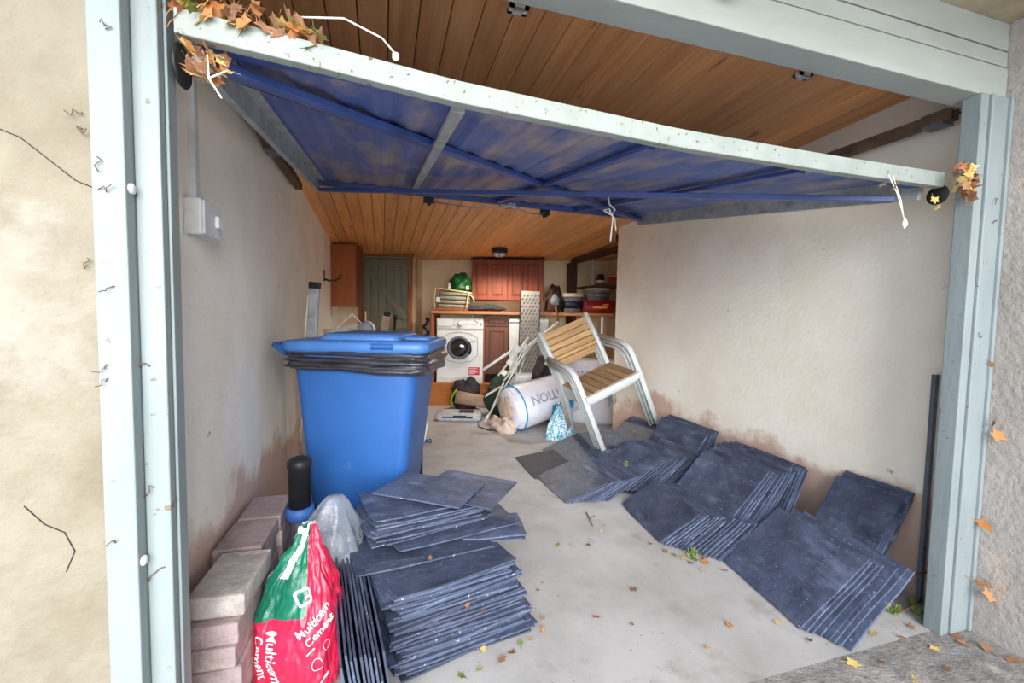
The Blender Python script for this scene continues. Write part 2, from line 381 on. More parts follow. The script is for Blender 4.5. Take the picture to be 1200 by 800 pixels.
obj('side_arm', MB().bar(D(XR-.01,.02,.03), D(XR-.01,1.0,.03), .022, .075, UPD).bar(D(XR-.03,.02,-.002), D(XR-.03,1.0,-.002), .05, .008, UPD), 'galvanised', gd, .002)
obj('cross_brace', MB().bar(D(XL+.04,.05,.04), D(XR-.04,.97,.04), .05, .022, UPD), 'rail_blue', gd, .003)
obj('cross_brace', MB().bar(D(XL+.04,.96,.062), D(XR-.04,.06,.062), .05, .022, UPD), 'rail_blue', gd, .003)
for x, mt in ((.19, 'galvanised'), (.77, 'rail_blue'), (1.36, 'rail_blue')):
    obj('rib', MB().bar(D(x,.03,.018), D(x,.97,.018), .035, .016, UPD), mt, gd, .002)
obj('pivot_disc', MB().lathe([(.001,-.004),(.042,-.004),(.045,0),(.042,.004),(.001,.004)], 20, mat=Matrix.Rotation(PI/2, 4, 'Y'), c=Vector((-.408,1.115,1.66))-G0), 'black_plastic', gd)
obj('pivot_disc', MB().lathe([(.001,-.004),(.032,-.004),(.035,0),(.032,.004),(.001,.004)], 20, mat=Matrix.Rotation(PI/2, 4, 'Y'), c=Vector((1.945,1.09,1.61))-G0), 'black_plastic', gd)
la = obj('latch', MB().bar(D(.70,.80,.075), D(.82,.80,.075), .03, .02, UPD).bar(D(.76,.77,.07), D(.76,.83,.07), .05, .03, UPD), 'chrome', gd, .002)
obj('latch_cable', MB().tube([D(.72,.8,.08), D(.55,.86,.095), D(.32,.97,.06)], .004, 6), 'galvanised', la)
obj('latch_cable', MB().tube([D(.80,.8,.08), D(.95,.86,.095), D(1.12,.97,.06)], .004, 6), 'galvanised', la)
for x in (.30, 1.13):
    obj('catch', MB().bar(D(x-.035,.985,.05), D(x+.035,.985,.05), .03, .04, UPD).bar(D(x,.97,.075), D(x,1.0,.075), .02, .02, UPD), 'black_plastic', gd, .002)
obj('cobweb_dirt', MB().bar(D(XL+.06,.09,.03), D(XR-.2,.90,.03), .016, .022, UPD), 'grime', gd)
sx = Vector((1.16, 1.90, 0)); 
mb = MB(); q = [D(1.02,.40,.06), D(1.03,.40,.10), D(1.05,.39,.125), D(1.03,.39,.15), D(1.00,.4,.13), D(1.03,.4,.12), D(1.05,.40,.16), D(1.04,.4,.27)]
mb.tube(q, .0035, 6); mb.tube([D(1.03,.4,.13), D(1.07,.41,.16), D(1.08,.41,.22)], .003, 6)
obj('string_tie', mb, 'string', gd)

# tracks on the side walls
for X, lab, x1 in ((2.065, 'rusty steel door track fixed along the right wall above the slates', 2.135), (-.50, 'steel door track fixed high along the left wall', -.54)):
    t = thing('door_track', lab, 'track', (X, 1.12, 1.93), group='garage door tracks')
    obj('channel', MB().box(-.02,.02,0,1.9,-.02,-.014).box(-.02,-.014,0,1.9,-.014,.02).box(.014,.02,0,1.9,-.014,.02), 'rust', t)
    for yy in (.02, 1.2):
        obj('bracket', MB().box(min(-.02, x1-X), max(.02, x1-X), yy, yy+.08, .02, .026).box(-.03,.03,yy,yy+.07,-.03,-.02), 'steel_dark', t)
# catch plates on ceiling
for x, lab in ((.40, 'small galvanised catch plate on ceiling near the middle of opening'), (1.547, 'small galvanised catch plate on ceiling towards the right post')):
    t = thing('catch_plate', lab, 'bracket', (x, 1.32, zc(1.32)-.001), group='ceiling catch plates')
    obj('plate', MB().box(-.03,.03,-.018,-.008,-.012,0).box(-.03,.03,.008,.018,-.012,0).box(-.03,-.016,-.018,.018,-.012,0).box(.016,.03,-.018,.018,-.012,0), 'white_plastic', t)
    obj('lip', MB().box(-.016,.016,-.018,-.014,-.02,-.012), 'galvanised', t)
# outdoor lamp on the fascia, only its foot in view
t = thing('outdoor_lamp', 'weathered brass outdoor lamp fixed to the fascia boards', 'lamp', (.87, .985, 2.045))
obj('back_plate', MB().box(-.05,.05,0,.02,-.02,.12), 'rust', t, .004)
obj('lamp_body', MB().lathe([(.02,0),(.045,.01),(.055,.04),(.05,.1),(.02,.13)], 20, c=(0,-.06,-.03)), 'rust', t)
obj('lamp_glass', MB().lathe([(.0,-.012),(.025,-.01),(.035,.01)], 20, c=(0,-.06,-.035)), 'leaf_green', t)

# switch and conduit
t = thing('light_switch', 'white surface-mounted switch box on conduit on the left wall', 'switch', (-.54, 1.53, 1.36))
obj('box', MB().box(0,.045,-.075,.075,0,.105), 'switch_white', t, .006)
obj('cover_plate', MB().box(.045,.052,-.07,.07,.004,.10), 'switch_white', t, .002)
obj('rocker', MB().box(.052,.062,.01,.04,.035,.07), 'white_plastic', t, .002)
obj('conduit', MB().box(0,.018,-.03,0,.105,.46), 'switch_white', t, .002)

# dark strip by the right post
t = thing('steel_strip', 'dark grey steel strip standing between right wall and door post', 'metal strip', (2.098, 1.135, 0))
obj('flange', MB().box(-.010,.010,-.003,.0,0,.94), 'steel_dark', t)
obj('web', MB().box(-.010,-.006,0,.012,0,.94), 'steel_dark', t)

# ------------------------------------------------------------------ roofing slates
def slate_mesh(wd, ln, th, seed):
    r = random.Random(seed); pts = []
    per = [(0,0,wd,0),(wd,0,wd,ln),(wd,ln,0,ln),(0,ln,0,0)]
    for ax, ay, bx, by in per:
        for k in range(4):
            f = k/4; j = .003 if k else .002
            pts.append((ax+(bx-ax)*f+r.uniform(-j,j), ay+(by-ay)*f+r.uniform(-j,j)))
    if seed % 2:
        pts[0] = (.012, .010)
    n = len(pts); cx, cy = wd/2, ln/2
    top = [((x-cx)*.996+cx, (y-cy)*.996+cy, th) for x, y in pts]; bot = [(x, y, 0) for x, y in pts]
    vs = bot+top; fs = [list(range(n))[::-1], list(range(n, 2*n))] + [(i, (i+1) % n, n+(i+1) % n, n+i) for i in range(n)]
    return MB().add(vs, fs).mesh('slate')
SLM = {}
def place_slate(origin, ew, el, wd, ln, th, label, group, mat='slate', seed=None):
    key = (round(wd,2), round(ln,2), round(th,3), (rnd.randrange(4) if seed is None else seed), mat)
    if key not in SLM: SLM[key] = slate_mesh(key[0], key[1], key[2], key[3]+int(key[0]*100))
    ew = Vector(ew).normalized(); el = Vector(el); el = (el-ew*el.dot(ew)).normalized(); nn = ew.cross(el)
    o = obj('roofing_slate', SLM[key], mat)
    mt = Matrix((ew, el, nn)).transposed().to_4x4(); mt.translation = Vector(origin); o.matrix_world = mt
    return tag(o, label, 'slate', group)
TS = .0062
ORD = ['first','second','third','fourth','fifth','sixth','seventh','eighth','ninth','tenth','eleventh','twelfth','thirteenth','fourteenth','fifteenth','sixteenth','seventeenth','eighteenth','nineteenth','twentieth']
def ordn(k):
    if k < 20: return ORD[k]
    return ('twenty-'+ORD[k-20] if k < 29 else 'thirtieth' if k == 29 else 'thirty-'+ORD[k-30] if k < 39 else 'fortieth' if k == 39 else 'forty-'+ORD[k-40])
def leaning(A, Dd, wd, l, a0, a1, n, dx, dy, label, group, top=None, mat='slate', jit=.006, z0=0.004, th=TS):
    """n slates resting on their long edge along Dd and leaning towards +X; each next one lies beneath, nearer the wall"""
    Dd = Vector(Dd).normalized()
    n0 = n; n = int(n*1.3+.5); dx *= n0/n; dy *= n0/n; sl = 0.
    for k in range(n):
        sl += rnd.choice((0, 0, 0, .004, .010, -.006))
        a = math.radians(a0+(a1-a0)*k/max(1, n-1)+rnd.uniform(-.25,.25))
        o = Vector((A[0]+dx*k, A[1]+dy*k+rnd.uniform(-jit, jit)-sl, z0 + (A[2] if len(A) > 2 else 0)))
        yaw = rnd.uniform(-.012,.012)
        dd = Matrix.Rotation(yaw, 3, 'Z') @ Dd
        perp = Vector((-dd.y, dd.x, 0)); perp = perp if perp.x > 0 else -perp
        el = perp*math.cos(a)+Vector((0,0,math.sin(a)))
        lab = top if (k == 0 and top) else ORD[k]+' '+label
        ew = dd
        if ew.cross(el).z < 0:   # keep the face upward: start at the other end
            o = o+dd*wd; ew = -dd
        place_slate(o, ew, el, wd, l+rnd.choice((-.01,0,0,.01)), th, lab, group, mat)
dn = (-.12, -1, 0)
# back row, against the wall, then the row in front of it
leaning((1.86,1.50,.03), (-.02,-1,0), .285, .45, 57, 60, 3, .016, -.012, 'slate down of the short upright stack beside the right post', 'slates standing alone by the right post', 'upright slate leaning on right wall nearest the door post')
leaning((1.80,2.17), (-.03,-1,0), .48, .43, 60, 66, 9, .0115, -.008, 'slate down of the steep stack behind the streaked slate', 'slates leaning steeply at mid wall')
leaning((1.60,2.13,.05), (-.05,-1,0), .43, .42, 47, 56, 10, .0125, -.016, 'slate down of the stack topped by the streaked slate', 'slates under the streaked slate', 'slate with pale streak facing up in middle of right-hand row')
leaning((1.80,2.80), (-.02,-1,0), .50, .46, 56, 66, 10, .0115, -.010, 'slate down of the steep stack between wall and chair front', 'slates on the wall in front of chairs')
leaning((1.50,2.80,.04), (-.04,-1,0), .44, .34, 32, 46, 14, .0165, -.014, 'slate down of the stack topped by the weed', 'slates in front of the chairs', 'slate with green weed growing on it in front of chairs')
leaning((1.78,3.34), (-.02,-1,0), .52, .36, 38, 52, 8, .018, -.004, 'slate down of the stack on right wall underneath the chairs', 'slates on the wall under chairs')
leaning((1.30,3.40), (-.06,-1,0), .50, .36, 21, 31, 13, .024, -.008, 'slate down of the low fan beneath the stacked chairs', 'slates fanned under the chairs')
leaning((1.03,3.26), (.0,-1,0), .47, .30, 6, 10, 4, .010, -.012, 'slate down of the flat stack at the far end', 'flat slates at the far end', 'matt dark slate lying nearly flat at far end of the row', mat='slate_dark')
leaning((1.05,2.82), (.06,-1,0), .46, .30, 17, 27, 13, .0225, -.004, 'slate down of the low floor fan before the chair leg', 'slates fanned low before the chairs')
leaning((1.40,2.27), (-.11,-1,0), .46, .25, 32, 40, 15, .0138, -.016, 'slate down of the lower front stack beside the yellow leaves', 'slates in the lower front stack', 'topmost slate of lower front stack beside the yellow leaves')
leaning((1.545,1.59), (-.135,-1,0), .45, .36, 42, 47, 6, .0125, -.021, 'slate down of the stack nearest the threshold', 'slates nearest the threshold', 'large flat-faced slate nearest the threshold on the right')

# tall flat stack in the foreground
ang = math.radians(11.5)
def flat(cx, cy, z, a, wd, ln, label, group, tilt=0., tdir=0., th=TS, mat='slate'):
    ew = Vector((math.cos(a), math.sin(a), 0)); el = Vector((-math.sin(a), math.cos(a), 0))
    rot = Matrix.Rotation(tilt, 3, Vector((math.cos(tdir), math.sin(tdir), 0))); ew = rot @ ew; el = rot @ el
    o = Vector((cx, cy, z)) - ew*wd/2 - el*ln/2
    return place_slate(o, ew, el, wd, ln, th, label, group, mat)
lab, grp = 'slate lying in the tall flat stack beside the cement sack', 'slates in the tall flat stack'
z = .002; NL = 38
for k in range(NL):
    f = k/(NL-1); sz = .50-.055*f
    cx = .255-.05*f+rnd.uniform(-.008,.008)+.018*math.sin(k*.7); cy = 1.50+.015*f+rnd.uniform(-.008,.008)
    flat(cx, cy, z, ang+rnd.uniform(-.05,.05)+.04*math.sin(k*.9)+.06*f, round(sz,2), .27, ordn(k)+' slate up from floor in the tall flat stack beside sack', grp); z += TS+.0007
z += .002
# upper part: slates thrown on at other angles
flat(.415, 1.68, z, math.radians(-8), .28, .20, 'short dark slate poking out at right of tall stack', None, math.radians(2), 0); 
flat(.425, 1.675, z+.009, math.radians(-4), .27, .18, 'short slate sticking out at right of stack above another', None, math.radians(2), 0)
flat(.14, 1.62, z+.001, math.radians(9), .50, .25, 'long slate overhanging the left of tall stack below the upper slates', None); z += TS+.012
flat(.27, 1.72, z+.005, math.radians(12), .50, .25, 'slate with chipped pale corner jutting right from upper stack', None, math.radians(2), 0)
z += TS+.008
for k in range(8):
    flat(.16+.02*math.sin(k*1.3)+rnd.uniform(-.008,.008), 1.77+rnd.uniform(-.012,.012), z, math.radians(14+5*math.sin(k*1.7)), .46, .27,
         ordn(k)+' slate up in the loose upper layers of tall stack', 'slates in the loose upper layers', math.radians(1.5)); z += TS+.0030
flat(.14, 1.80, z, math.radians(13), .42, .29, 'plain slate turned left near top of stack against the bin', None); z += TS+.003
flat(.36, 1.835, z, math.radians(-38), .36, .29, 'scratched slate turned askew at right of stack top', None, math.radians(1.5), 0); z += TS+.002
flat(.20, 1.845, z, math.radians(-35), .40, .26, 'topmost scratched slate lying askew on the tall stack', None)

# slates stood on edge between sack and stack
for k in range(10):
    x = -.100+.0112*k; tl = math.radians(82+rnd.uniform(-.6,.6))
    ew = Vector((.14, -1, 0)).normalized(); sd_ = Vector((1, .14, 0)).normalized()
    el = Vector((0,0,1))*math.sin(tl)-sd_*math.cos(tl)*1
    place_slate(Vector((x-.035+.005, 1.62+rnd.uniform(-.012,.012), .002)), ew, el, .50, .26+rnd.uniform(-.006,.006), .0065, ordn(k)+' slate stood on edge counting from the cement sack', 'slates stood on edge')

# ------------------------------------------------------------------ bricks along the left wall
bm_ = [MB().box(-.07,.07,-.105,.105,0,.056).mesh('brick') for _ in range(1)]
def brick(x, y, z, a, label, group, L=.21, bev=.005):
    key = ('brick', L)
    if key not in SLM: SLM[key] = MB().box(-.072,.072,-L/2,L/2,0,.0605).mesh('brick')
    o = obj('brick', SLM[key], 'brick' if L < .23 else 'brick_grey', None, .006, (x, y, z), (0, 0, a))
    return tag(o, label, 'brick', group)
for k in range(5):
    brick(-.440+rnd.uniform(-.010,.010), 1.375+rnd.uniform(-.018,.018), k*.0625, rnd.uniform(-.07,.07), ordn(k)+' brick up from floor in the nearest pinkish column', 'bricks in the nearest column')
brick(-.425, 1.415, 5*.0625, -.06, 'grey weathered brick on top of the nearest brick column', None, .24)
for k in range(6):
    brick(-.452+rnd.uniform(-.006,.006), 1.66+rnd.uniform(-.008,.008), k*.0625, rnd.uniform(-.04,.04), ordn(k)+' brick up in the middle column along left wall' if k < 5 else 'dusty brick on top of the middle column of three', 'bricks in the middle column' if k < 5 else None)
for k in range(6):
    brick(-.445+rnd.uniform(-.006,.006), 1.885+rnd.uniform(-.008,.008), k*.0625, rnd.uniform(-.04,.04), ordn(k)+' brick up in the furthest column beside the bin' if k < 5 else 'mauve brick on top of the furthest column beside the bin', 'bricks in the furthest column' if k < 5 else None)

# ------------------------------------------------------------------ cement sack
sk = thing('cement_sack', 'red and green plastic sack of cement standing beside the bricks', 'sack', (-.245, 1.42, 0), -.36)
HS = .485
def prof(h):   # half width, half depth by height fraction
    pts = [(0,.105,.075),(.06,.128,.095),(.25,.135,.10),(.45,.128,.092),(.62,.105,.07),(.78,.070,.045),(.90,.036,.024),(1,.018,.010)]
    for a, b_ in zip(pts, pts[1:]):
        if h <= b_[0]:
            t_ = (h-a[0])/(b_[0]-a[0]); t_ = t_*t_*(3-2*t_)
            return a[1]+(b_[1]-a[1])*t_, a[2]+(b_[2]-a[2])*t_
    return pts[-1][1:]
def sack_pt(th, h, off=0.):   # th 0 = towards viewer, positive to the right
    a, b_ = prof(min(max(h,0),1)); c, s = math.cos(th), math.sin(th)
    e = 2/2.7
    x = math.copysign(abs(s)**e, s)*(a+off); y = -math.copysign(abs(c)**e, c)*(b_+off)
    cr = .012*math.exp(-((th+.25)/.16)**2)*(.3+h)        # crease down the front
    wr = .006*noise.noise(Vector((th*3, h*5, 2.)))+.004*noise.noise(Vector((th*9, h*14, 5.)))
    y += cr; x += wr*s*1.5; y -= wr*c*1.5
    lean = .02*h
    return Vector((x+lean-.01*math.sin(h*PI), y+.03*h*h, h*HS))
NT, NH = 200, 120
vs = []; fs = []; mis = []
for j in range(NH+1):
    for i in range(NT): vs.append(sack_pt(-PI+2*PI*i/NT, j/NH))
mb = MB(); mb.v = [tuple(v) for v in vs]
for j in range(NH):
    for i in range(NT):
        th = -PI+2*PI*(i+.5)/NT; h = (j+.5)/NH
        edge = .50+.07*math.sin(th+.4) 
        if h > .50+.06*th and th < .42-.25*(h-.5) and th > -1.9: mi = 1
        else: mi = 0
        if abs(th-(-.30+.95*(h-.70))) < .16 and h > .70: mi = 2
        if th < -1.25 and h > .62: mi = 2
        mb.f.append([j*NT+i, j*NT+(i+1) % NT, (j+1)*NT+(i+1) % NT, (j+1)*NT+i]); mb.mi.append(mi); mb.sm.append(True)
mb.f.append(list(range(NT))[::-1]); mb.mi.append(0); mb.sm.append(False)
mb.f.append([NH*NT+i for i in range(NT)]); mb.mi.append(2); mb.sm.append(False)
obj('sack_body', mb, ['sack_red', 'sack_green', 'sack_white'], sk)
def print_on_sack(me, th0, h0, rot, mat, name='lettering', off=.0022):
    c, s = math.cos(rot), math.sin(rot)
    for v in me.vertices:
        x, y = v.co.x*c-v.co.y*s, v.co.x*s+v.co.y*c
        h = h0+y/HS; a, b_ = prof(min(max(h,0),1)); 
        v.co = sack_pt(th0+x/(.5*(a+b_)+.012), h, off)
    me.materials.clear(); me.update(); return obj(name, me, mat, sk)
print_on_sack(text_mesh('Multicem\nCement', .040, .0004, .012), -.30, .27, -PI/2+.12, 'print_white')
print_on_sack(text_mesh('Multicem\nCement', .034, .0004, .012), .72, .46, .62, 'print_white')
def ring_mesh(pts, wd, gap=None, closed=True):
    mb = MB(); n = len(pts); vs = []
    for i, p in enumerate(pts):
        a, b_ = Vector(pts[i-1] if (i or closed) else p), Vector(pts[(i+1) % n] if (i < n-1 or closed) else p)
        t = (b_-a).normalized(); nrm = Vector((-t.y, t.x)); p = Vector(p)
        vs += [(*(p+nrm*wd/2), 0), (*(p-nrm*wd/2), 0)]
    fs = [(2*i, 2*i+1, (2*i+3) % (2*n), (2*i+2) % (2*n)) for i in range(n if closed else n-1)]
    return MB().add(vs, fs).mesh('emblem')
def rsq(h_, r, n=6):
    out = []
    for q in range(4):
        cx, cy = ((h_-r), (h_-r)) if q == 0 else ((-h_+r), (h_-r)) if q == 1 else ((-h_+r), (-h_+r)) if q == 2 else ((h_-r), (-h_+r))
        for k in range(n+1):
            a = q*PI/2+k/n*PI/2; out.append((cx+r*math.cos(a), cy+r*math.sin(a)))
    return out
em = print_on_sack(ring_mesh(rsq(.019, .008), .006), .30, .62, .35, 'print_white', 'emblem'); em['label'] = 'white rounded square emblem on green'
print_on_sack(ring_mesh([(.004,-.008), (.004,-.001), (.016,-.001)], .006, closed=False), .30, .62, .35, 'print_white', 'emblem')
print_on_sack(ring_mesh([(.018*math.cos(k*PI/10), .018*math.sin(k*PI/10)) for k in range(20)], .0016), .72, .24, .5, 'print_white', 'round_symbol')
print_on_sack(ring_mesh([(.014*math.cos(k*PI/10), .014*math.sin(k*PI/10)) for k in range(20)], .0014), 1.02, .33, .5, 'print_white', 'round_symbol')
for th0, h0, L_ in ((.55,.32,.03), (.85,.12,.07), (1.05,.46,.05)):
    n_ = 8; print_on_sack(ring_mesh([(-L_/2+L_*k/n_, 0) for k in range(n_+1)], .004 if L_ < .06 else .007, closed=False), th0, h0, .6, 'print_white', 'print_line')
obj('folded_top', MB().add(*grid_surf(lambda a, b_: sack_pt(-.1+.5*(a-.5), .92, .004)+Vector((.012*(a-.3), -.008*math.sin(b_*PI), -.025*b_+.035)), 8, 6), 0, True), 'sack_white', sk)

# clear plastic bag behind the sack
cb = thing('plastic_bag', 'crumpled clear plastic bag slumped between sack and wheelie bin', 'bag', (-.20, 1.70, 0))
def clear_pt(a, b_):
    th = a*2*PI; h = b_*.46
    r = (.150-.03*b_) if b_ < .5 else (.135*(1-(b_-.5)/.52)**.75+.012)
    w_ = 1+.22*noise.noise(Vector((math.cos(th)*1.8, math.sin(th)*1.8, b_*2.5)))+.10*noise.noise(Vector((math.cos(th)*5, math.sin(th)*5, b_*7+3)))
    return Vector((r*w_*math.cos(th)+.03*b_*b_, r*.75*w_*math.sin(th), h))
vs, fs = grid_surf(clear_pt, 56, 40, True); fs.append([39*56+i for i in range(56)])
obj('bag_body', MB().add(vs, fs, 0, True), 'clear_film', cb)
tag(obj('white_sack', MB().add(*grid_surf(lambda a, b_: Vector((.08*math.cos(a*2*PI)*(1-.6*b_**3), .055*math.sin(a*2*PI)*(1-.6*b_**3), .30*b_))*(1+.15*noise.noise(Vector((math.cos(a*2*PI)*2, math.sin(a*2*PI)*2, b_*3)))), 32, 16, True), 0, True), 'grey_bag', cb), 'pale contents seen through the film', None)

# ------------------------------------------------------------------ wheelie bin
bn = thing('wheelie_bin', 'large blue wheelie bin with lid shut on a black liner', 'bin', B(-.735, 2.28), -YAW)
def rrect(hx, hy, r, n=5):
    out = []
    for q, (sx_, sy_) in enumerate(((1,1), (-1,1), (-1,-1), (1,-1))):
        for k in range(n+1):
            a = q*PI/2+k/n*PI/2; out.append((sx_*(hx-r)+r*math.cos(a), sy_*(hy-r)+r*math.sin(a)))
    return out
def loft(secs, n=5, cap=True):   # secs: (z, hx, hy, r, cx)
    vs = []; fs = []; m_ = 4*(n+1)
    for z_, hx, hy, r, cx in secs: vs += [(x+cx, y, z_) for x, y in rrect(hx, hy, r, n)]
    for i in range(len(secs)-1):
        for k in range(m_): fs.append((i*m_+k, i*m_+(k+1) % m_, (i+1)*m_+(k+1) % m_, (i+1)*m_+k))
    if cap: fs += [list(range(m_))[::-1], [(len(secs)-1)*m_+k for k in range(m_)]]
    return MB().add(vs, fs, 0, True)
body = obj('body', loft([(.03,.205,.20,.03,-.02), (.06,.215,.21,.045,-.02), (.5,.255,.245,.05,-.012), (.86,.29,.272,.055,-.005), (.90,.295,.275,.055,-.003), (.905,.315,.29,.05,0), (.945,.318,.292,.05,0)]), 'bin_blue', bn)
li = loft([(.958,.335,.30,.06,.004), (.975,.345,.308,.06,.004), (1.0,.345,.308,.06,.004), (1.012,.335,.298,.06,.004), (1.016,.30,.27,.06,.004)])
lid = obj('lid', li, 'bin_lid', bn)
obj('lid_dome', loft([(1.012,.205,.25,.05,-.0), (1.042,.180,.225,.05,-.0), (1.046,.165,.20,.05,0)]), 'bin_lid', lid)
obj('lid_notch', loft([(1.008,.075,.12,.02,.245), (1.026,.07,.11,.02,.245), (1.03,.06,.10,.02,.245)]), 'bin_lid', lid)
obj('lid_grip', MB().add(*grid_surf(lambda a, b_: Vector((.09+.10*a, -.312-.01*math.sin(b_*PI), .978+.028*b_)), 8, 6), 0, True), 'bin_blue', lid)
hd = obj('handle', MB().tube([(-.30,-.24,.965), (-.385,-.24,.985), (-.40,-.22,.985), (-.40,.22,.985), (-.385,.24,.985), (-.30,.24,.965)], .016, 10), 'bin_blue', bn)
obj('handle_bracket', MB().prism([(-.40,.985), (-.30,.985), (-.30,.93), (-.34,.94)], -.26, -.235), 'bin_blue', bn, .003)
obj('handle_bracket', MB().prism([(-.40,.985), (-.30,.985), (-.30,.93), (-.34,.94)], .235, .26), 'bin_blue', bn, .003)
for yy in (-.22, .18): obj('wheel', MB().lathe([(.02,0),(.09,0),(.1,.008),(.1,.035),(.09,.042),(.02,.042)], 24, mat=Matrix.Rotation(PI/2, 4, 'X'), c=(-.19, yy+.04, .10)), 'black_plastic', bn)
PR = rrect(1, 1, .2, 12)
def film(a, b_):
    i = a*len(PR); k = int(i) % len(PR); f = i-int(i); p = Vector(PR[k]).lerp(Vector(PR[(k+1) % len(PR)]), f)
    side = p.x
    drop = .085+.035*(side+1)/2+.02*noise.noise(Vector((p.x*3, p.y*3, 9)))
    fold = .010*math.sin(b_*17+3*noise.noise(Vector((p.x*2, p.y*2, b_*2))))+.012*noise.noise(Vector((p.x*6, p.y*6, b_*9)))
    out = 1+.03*math.sin(b_*PI)+(.05*max(0, side)**4)*math.sin(b_*PI)
    return Vector((p.x*(.324*out+fold*.8)+.002, p.y*(.297*out+fold), .965-drop*b_-.004*noise.noise(Vector((p.x*9, p.y*9, 3)))))
vs, fs = grid_surf(film, 180, 22, True)
obj('bin_liner', MB().add(vs, fs, 0, True), 'black_film', bn)
# black post just behind the bin's right side, with white cable
t = thing('black_post', 'thin black post standing behind the right side of the bin', 'post', B(-.555, 2.62), -YAW)
obj('post', MB().box(-.012,.012,-.02,.02,0,.90), 'black_plastic', t, .003)
obj('cable', MB().tube([(.012,-.02,.62), (.035,-.03,.56), (.045,-.03,.46), (.03,-.03,.38), (.012,-.02,.34)], .004, 6), 'white_plastic', t)

# pipes left of bin
t = thing('drain_pipe', 'black pipe with blue collar and grey spigot beside the bricks', 'pipe', B(-.845, 1.70), -YAW)
obj('pipe', MB().lathe([(.042,.36),(.042,.52),(.046,.525),(.046,.55),(.03,.56)], 20), 'black_plastic', t)
obj('collar', MB().lathe([(.035,.31),(.052,.315),(.055,.335),(.052,.36),(.042,.362)], 20), 'pipe_blue', t)
obj('spigot', MB().lathe([(.026,0),(.026,.31),(.032,.312)], 20), 'pipe_grey', t)

# metal rail leaning on left wall behind the bin
t = thing('aluminium_rail', 'long grey aluminium rail leaning on left wall behind the bin', 'rail', B(-1.27, 2.62), -YAW, rot=(.0, .055, -YAW))
obj('rail', MB().box(-.028,.028,-.012,.012,.09,1.30), 'galvanised', t, .003)
obj('end_cap', MB().box(-.032,.032,-.016,.016,1.29,1.33), 'black_plastic', t, .003)
obj('side_cord', MB().tube([(-.032,-.01,1.25), (-.04,-.02,.9), (-.03,-.02,.5), (-.04,-.02,.3)], .004, 6), 'white_plastic', t)

# clothes airer and things behind the bin
t = thing('clothes_airer', 'white wire clothes airer standing behind the bin', 'airer', B(-1.27, 3.35), -YAW)
def ub(pts, r=.005): return MB().tube(pts, r, 6)
obj('frame', ub([(-.30,0,0), (-.26,0,.80), (-.20,0,.93), (.03,0,1.14), (.20,0,.96), (.27,0,.80), (.30,0,0)], .007), 'white_plastic', t)
obj('frame', ub([(-.30,.25,0), (-.26,.25,.80), (-.18,.25,.94), (.02,.12,1.06), (.14,.2,.92), (.27,.25,0)], .006), 'white_plastic', t)
for k in range(5): obj('wire', ub([(-.22+.03*k,0,.95+.02*k), (-.1+.05*k,.12,.99+.02*k), (.02+.03*k,.25,.95)], .004), 'white_plastic', t)
for k in range(3): obj('wire', ub([(-.2,.1*k,.93), (0,.1*k,.98), (.06,.1*k,.99)], .004), 'white_plastic', t)
t = thing('post_bracket', 'grey slatted board end with black cap above the bin', 'board', B(-1.20, 3.5), -YAW, rot=(0, .16, -YAW))
obj('board', MB().box(-.03,.03,-.01,.01,0,1.15), 'tan_card', t, .002)
obj('cap', MB().lathe([(.02,0),(.028,.01),(.028,.03),(.01,.04)], 14, c=(0,0,1.14)), 'black_plastic', t)
t = thing('white_bucket', 'white translucent bucket behind the bin lid', 'bucket', B(-1.42, 3.55, 0), -YAW)
obj('bucket_body', MB().lathe([(.10,.75),(.12,.98),(.128,1.0),(.128,1.015),(.11,1.015),(.095,.77)], 24), 'tub_cream', t)
obj('stand', MB().box(-.15,.15,-.15,.15,.71,.75).box(-.14,-.11,-.14,-.11,0,.71).box(.11,.14,-.14,-.11,0,.71).box(-.14,-.11,.11,.14,0,.71).box(.11,.14,.11,.14,0,.71), 'dark_timber', t)
t = thing('desk_lamp', 'round silver-grey lamp head peeping over the bin lid', 'lamp', B(-1.02, 3.0), -YAW)
obj('lamp_head', MB().lathe([(.001,-.045),(.04,-.03),(.055,0),(.05,.02),(.035,.03),(.001,.034)], 24, mat=Matrix.Rotation(PI/2, 4, 'X'), c=(0,0,1.035)), 'grey_plastic', t)
obj('rim', MB().lathe([(.05,-.008),(.062,0),(.05,.008)], 24, mat=Matrix.Rotation(PI/2, 4, 'X'), c=(.004,.012,1.032)), 'white_plastic', t)
obj('pole', MB().tube([(0,.03,0), (0,.03,1.02)], .012, 10), 'grey_plastic', t)
obj('aerial', MB().tube([(0,0,1.08), (0,0,1.16)], .004, 6), 'cream_wood', t)
obj('base', MB().lathe([(.11,0),(.11,.015),(.02,.03)], 20, c=(0,.03,0)), 'grey_plastic', t)
for k, (du, lab) in enumerate(((-1.115, 'dark pole leaning behind the airer nearest the cabinet'), (-1.19, 'brown pole leaning behind the airer beside a dark pole'))):
    t = thing('leaning_pole', lab, 'pole', B(du-.02, 3.9), -YAW, rot=(.0, .07, -YAW))
    obj('shaft', MB().tube([(0,0,0), (0,0,1.10)], .014, 8), ('dark_timber' if k == 0 else 'timber'), t)
    obj('knob', MB().lathe([(.014,0),(.022,.01),(.022,.03),(.01,.04)], 12, c=(0,0,1.10)), 'black_plastic', t)

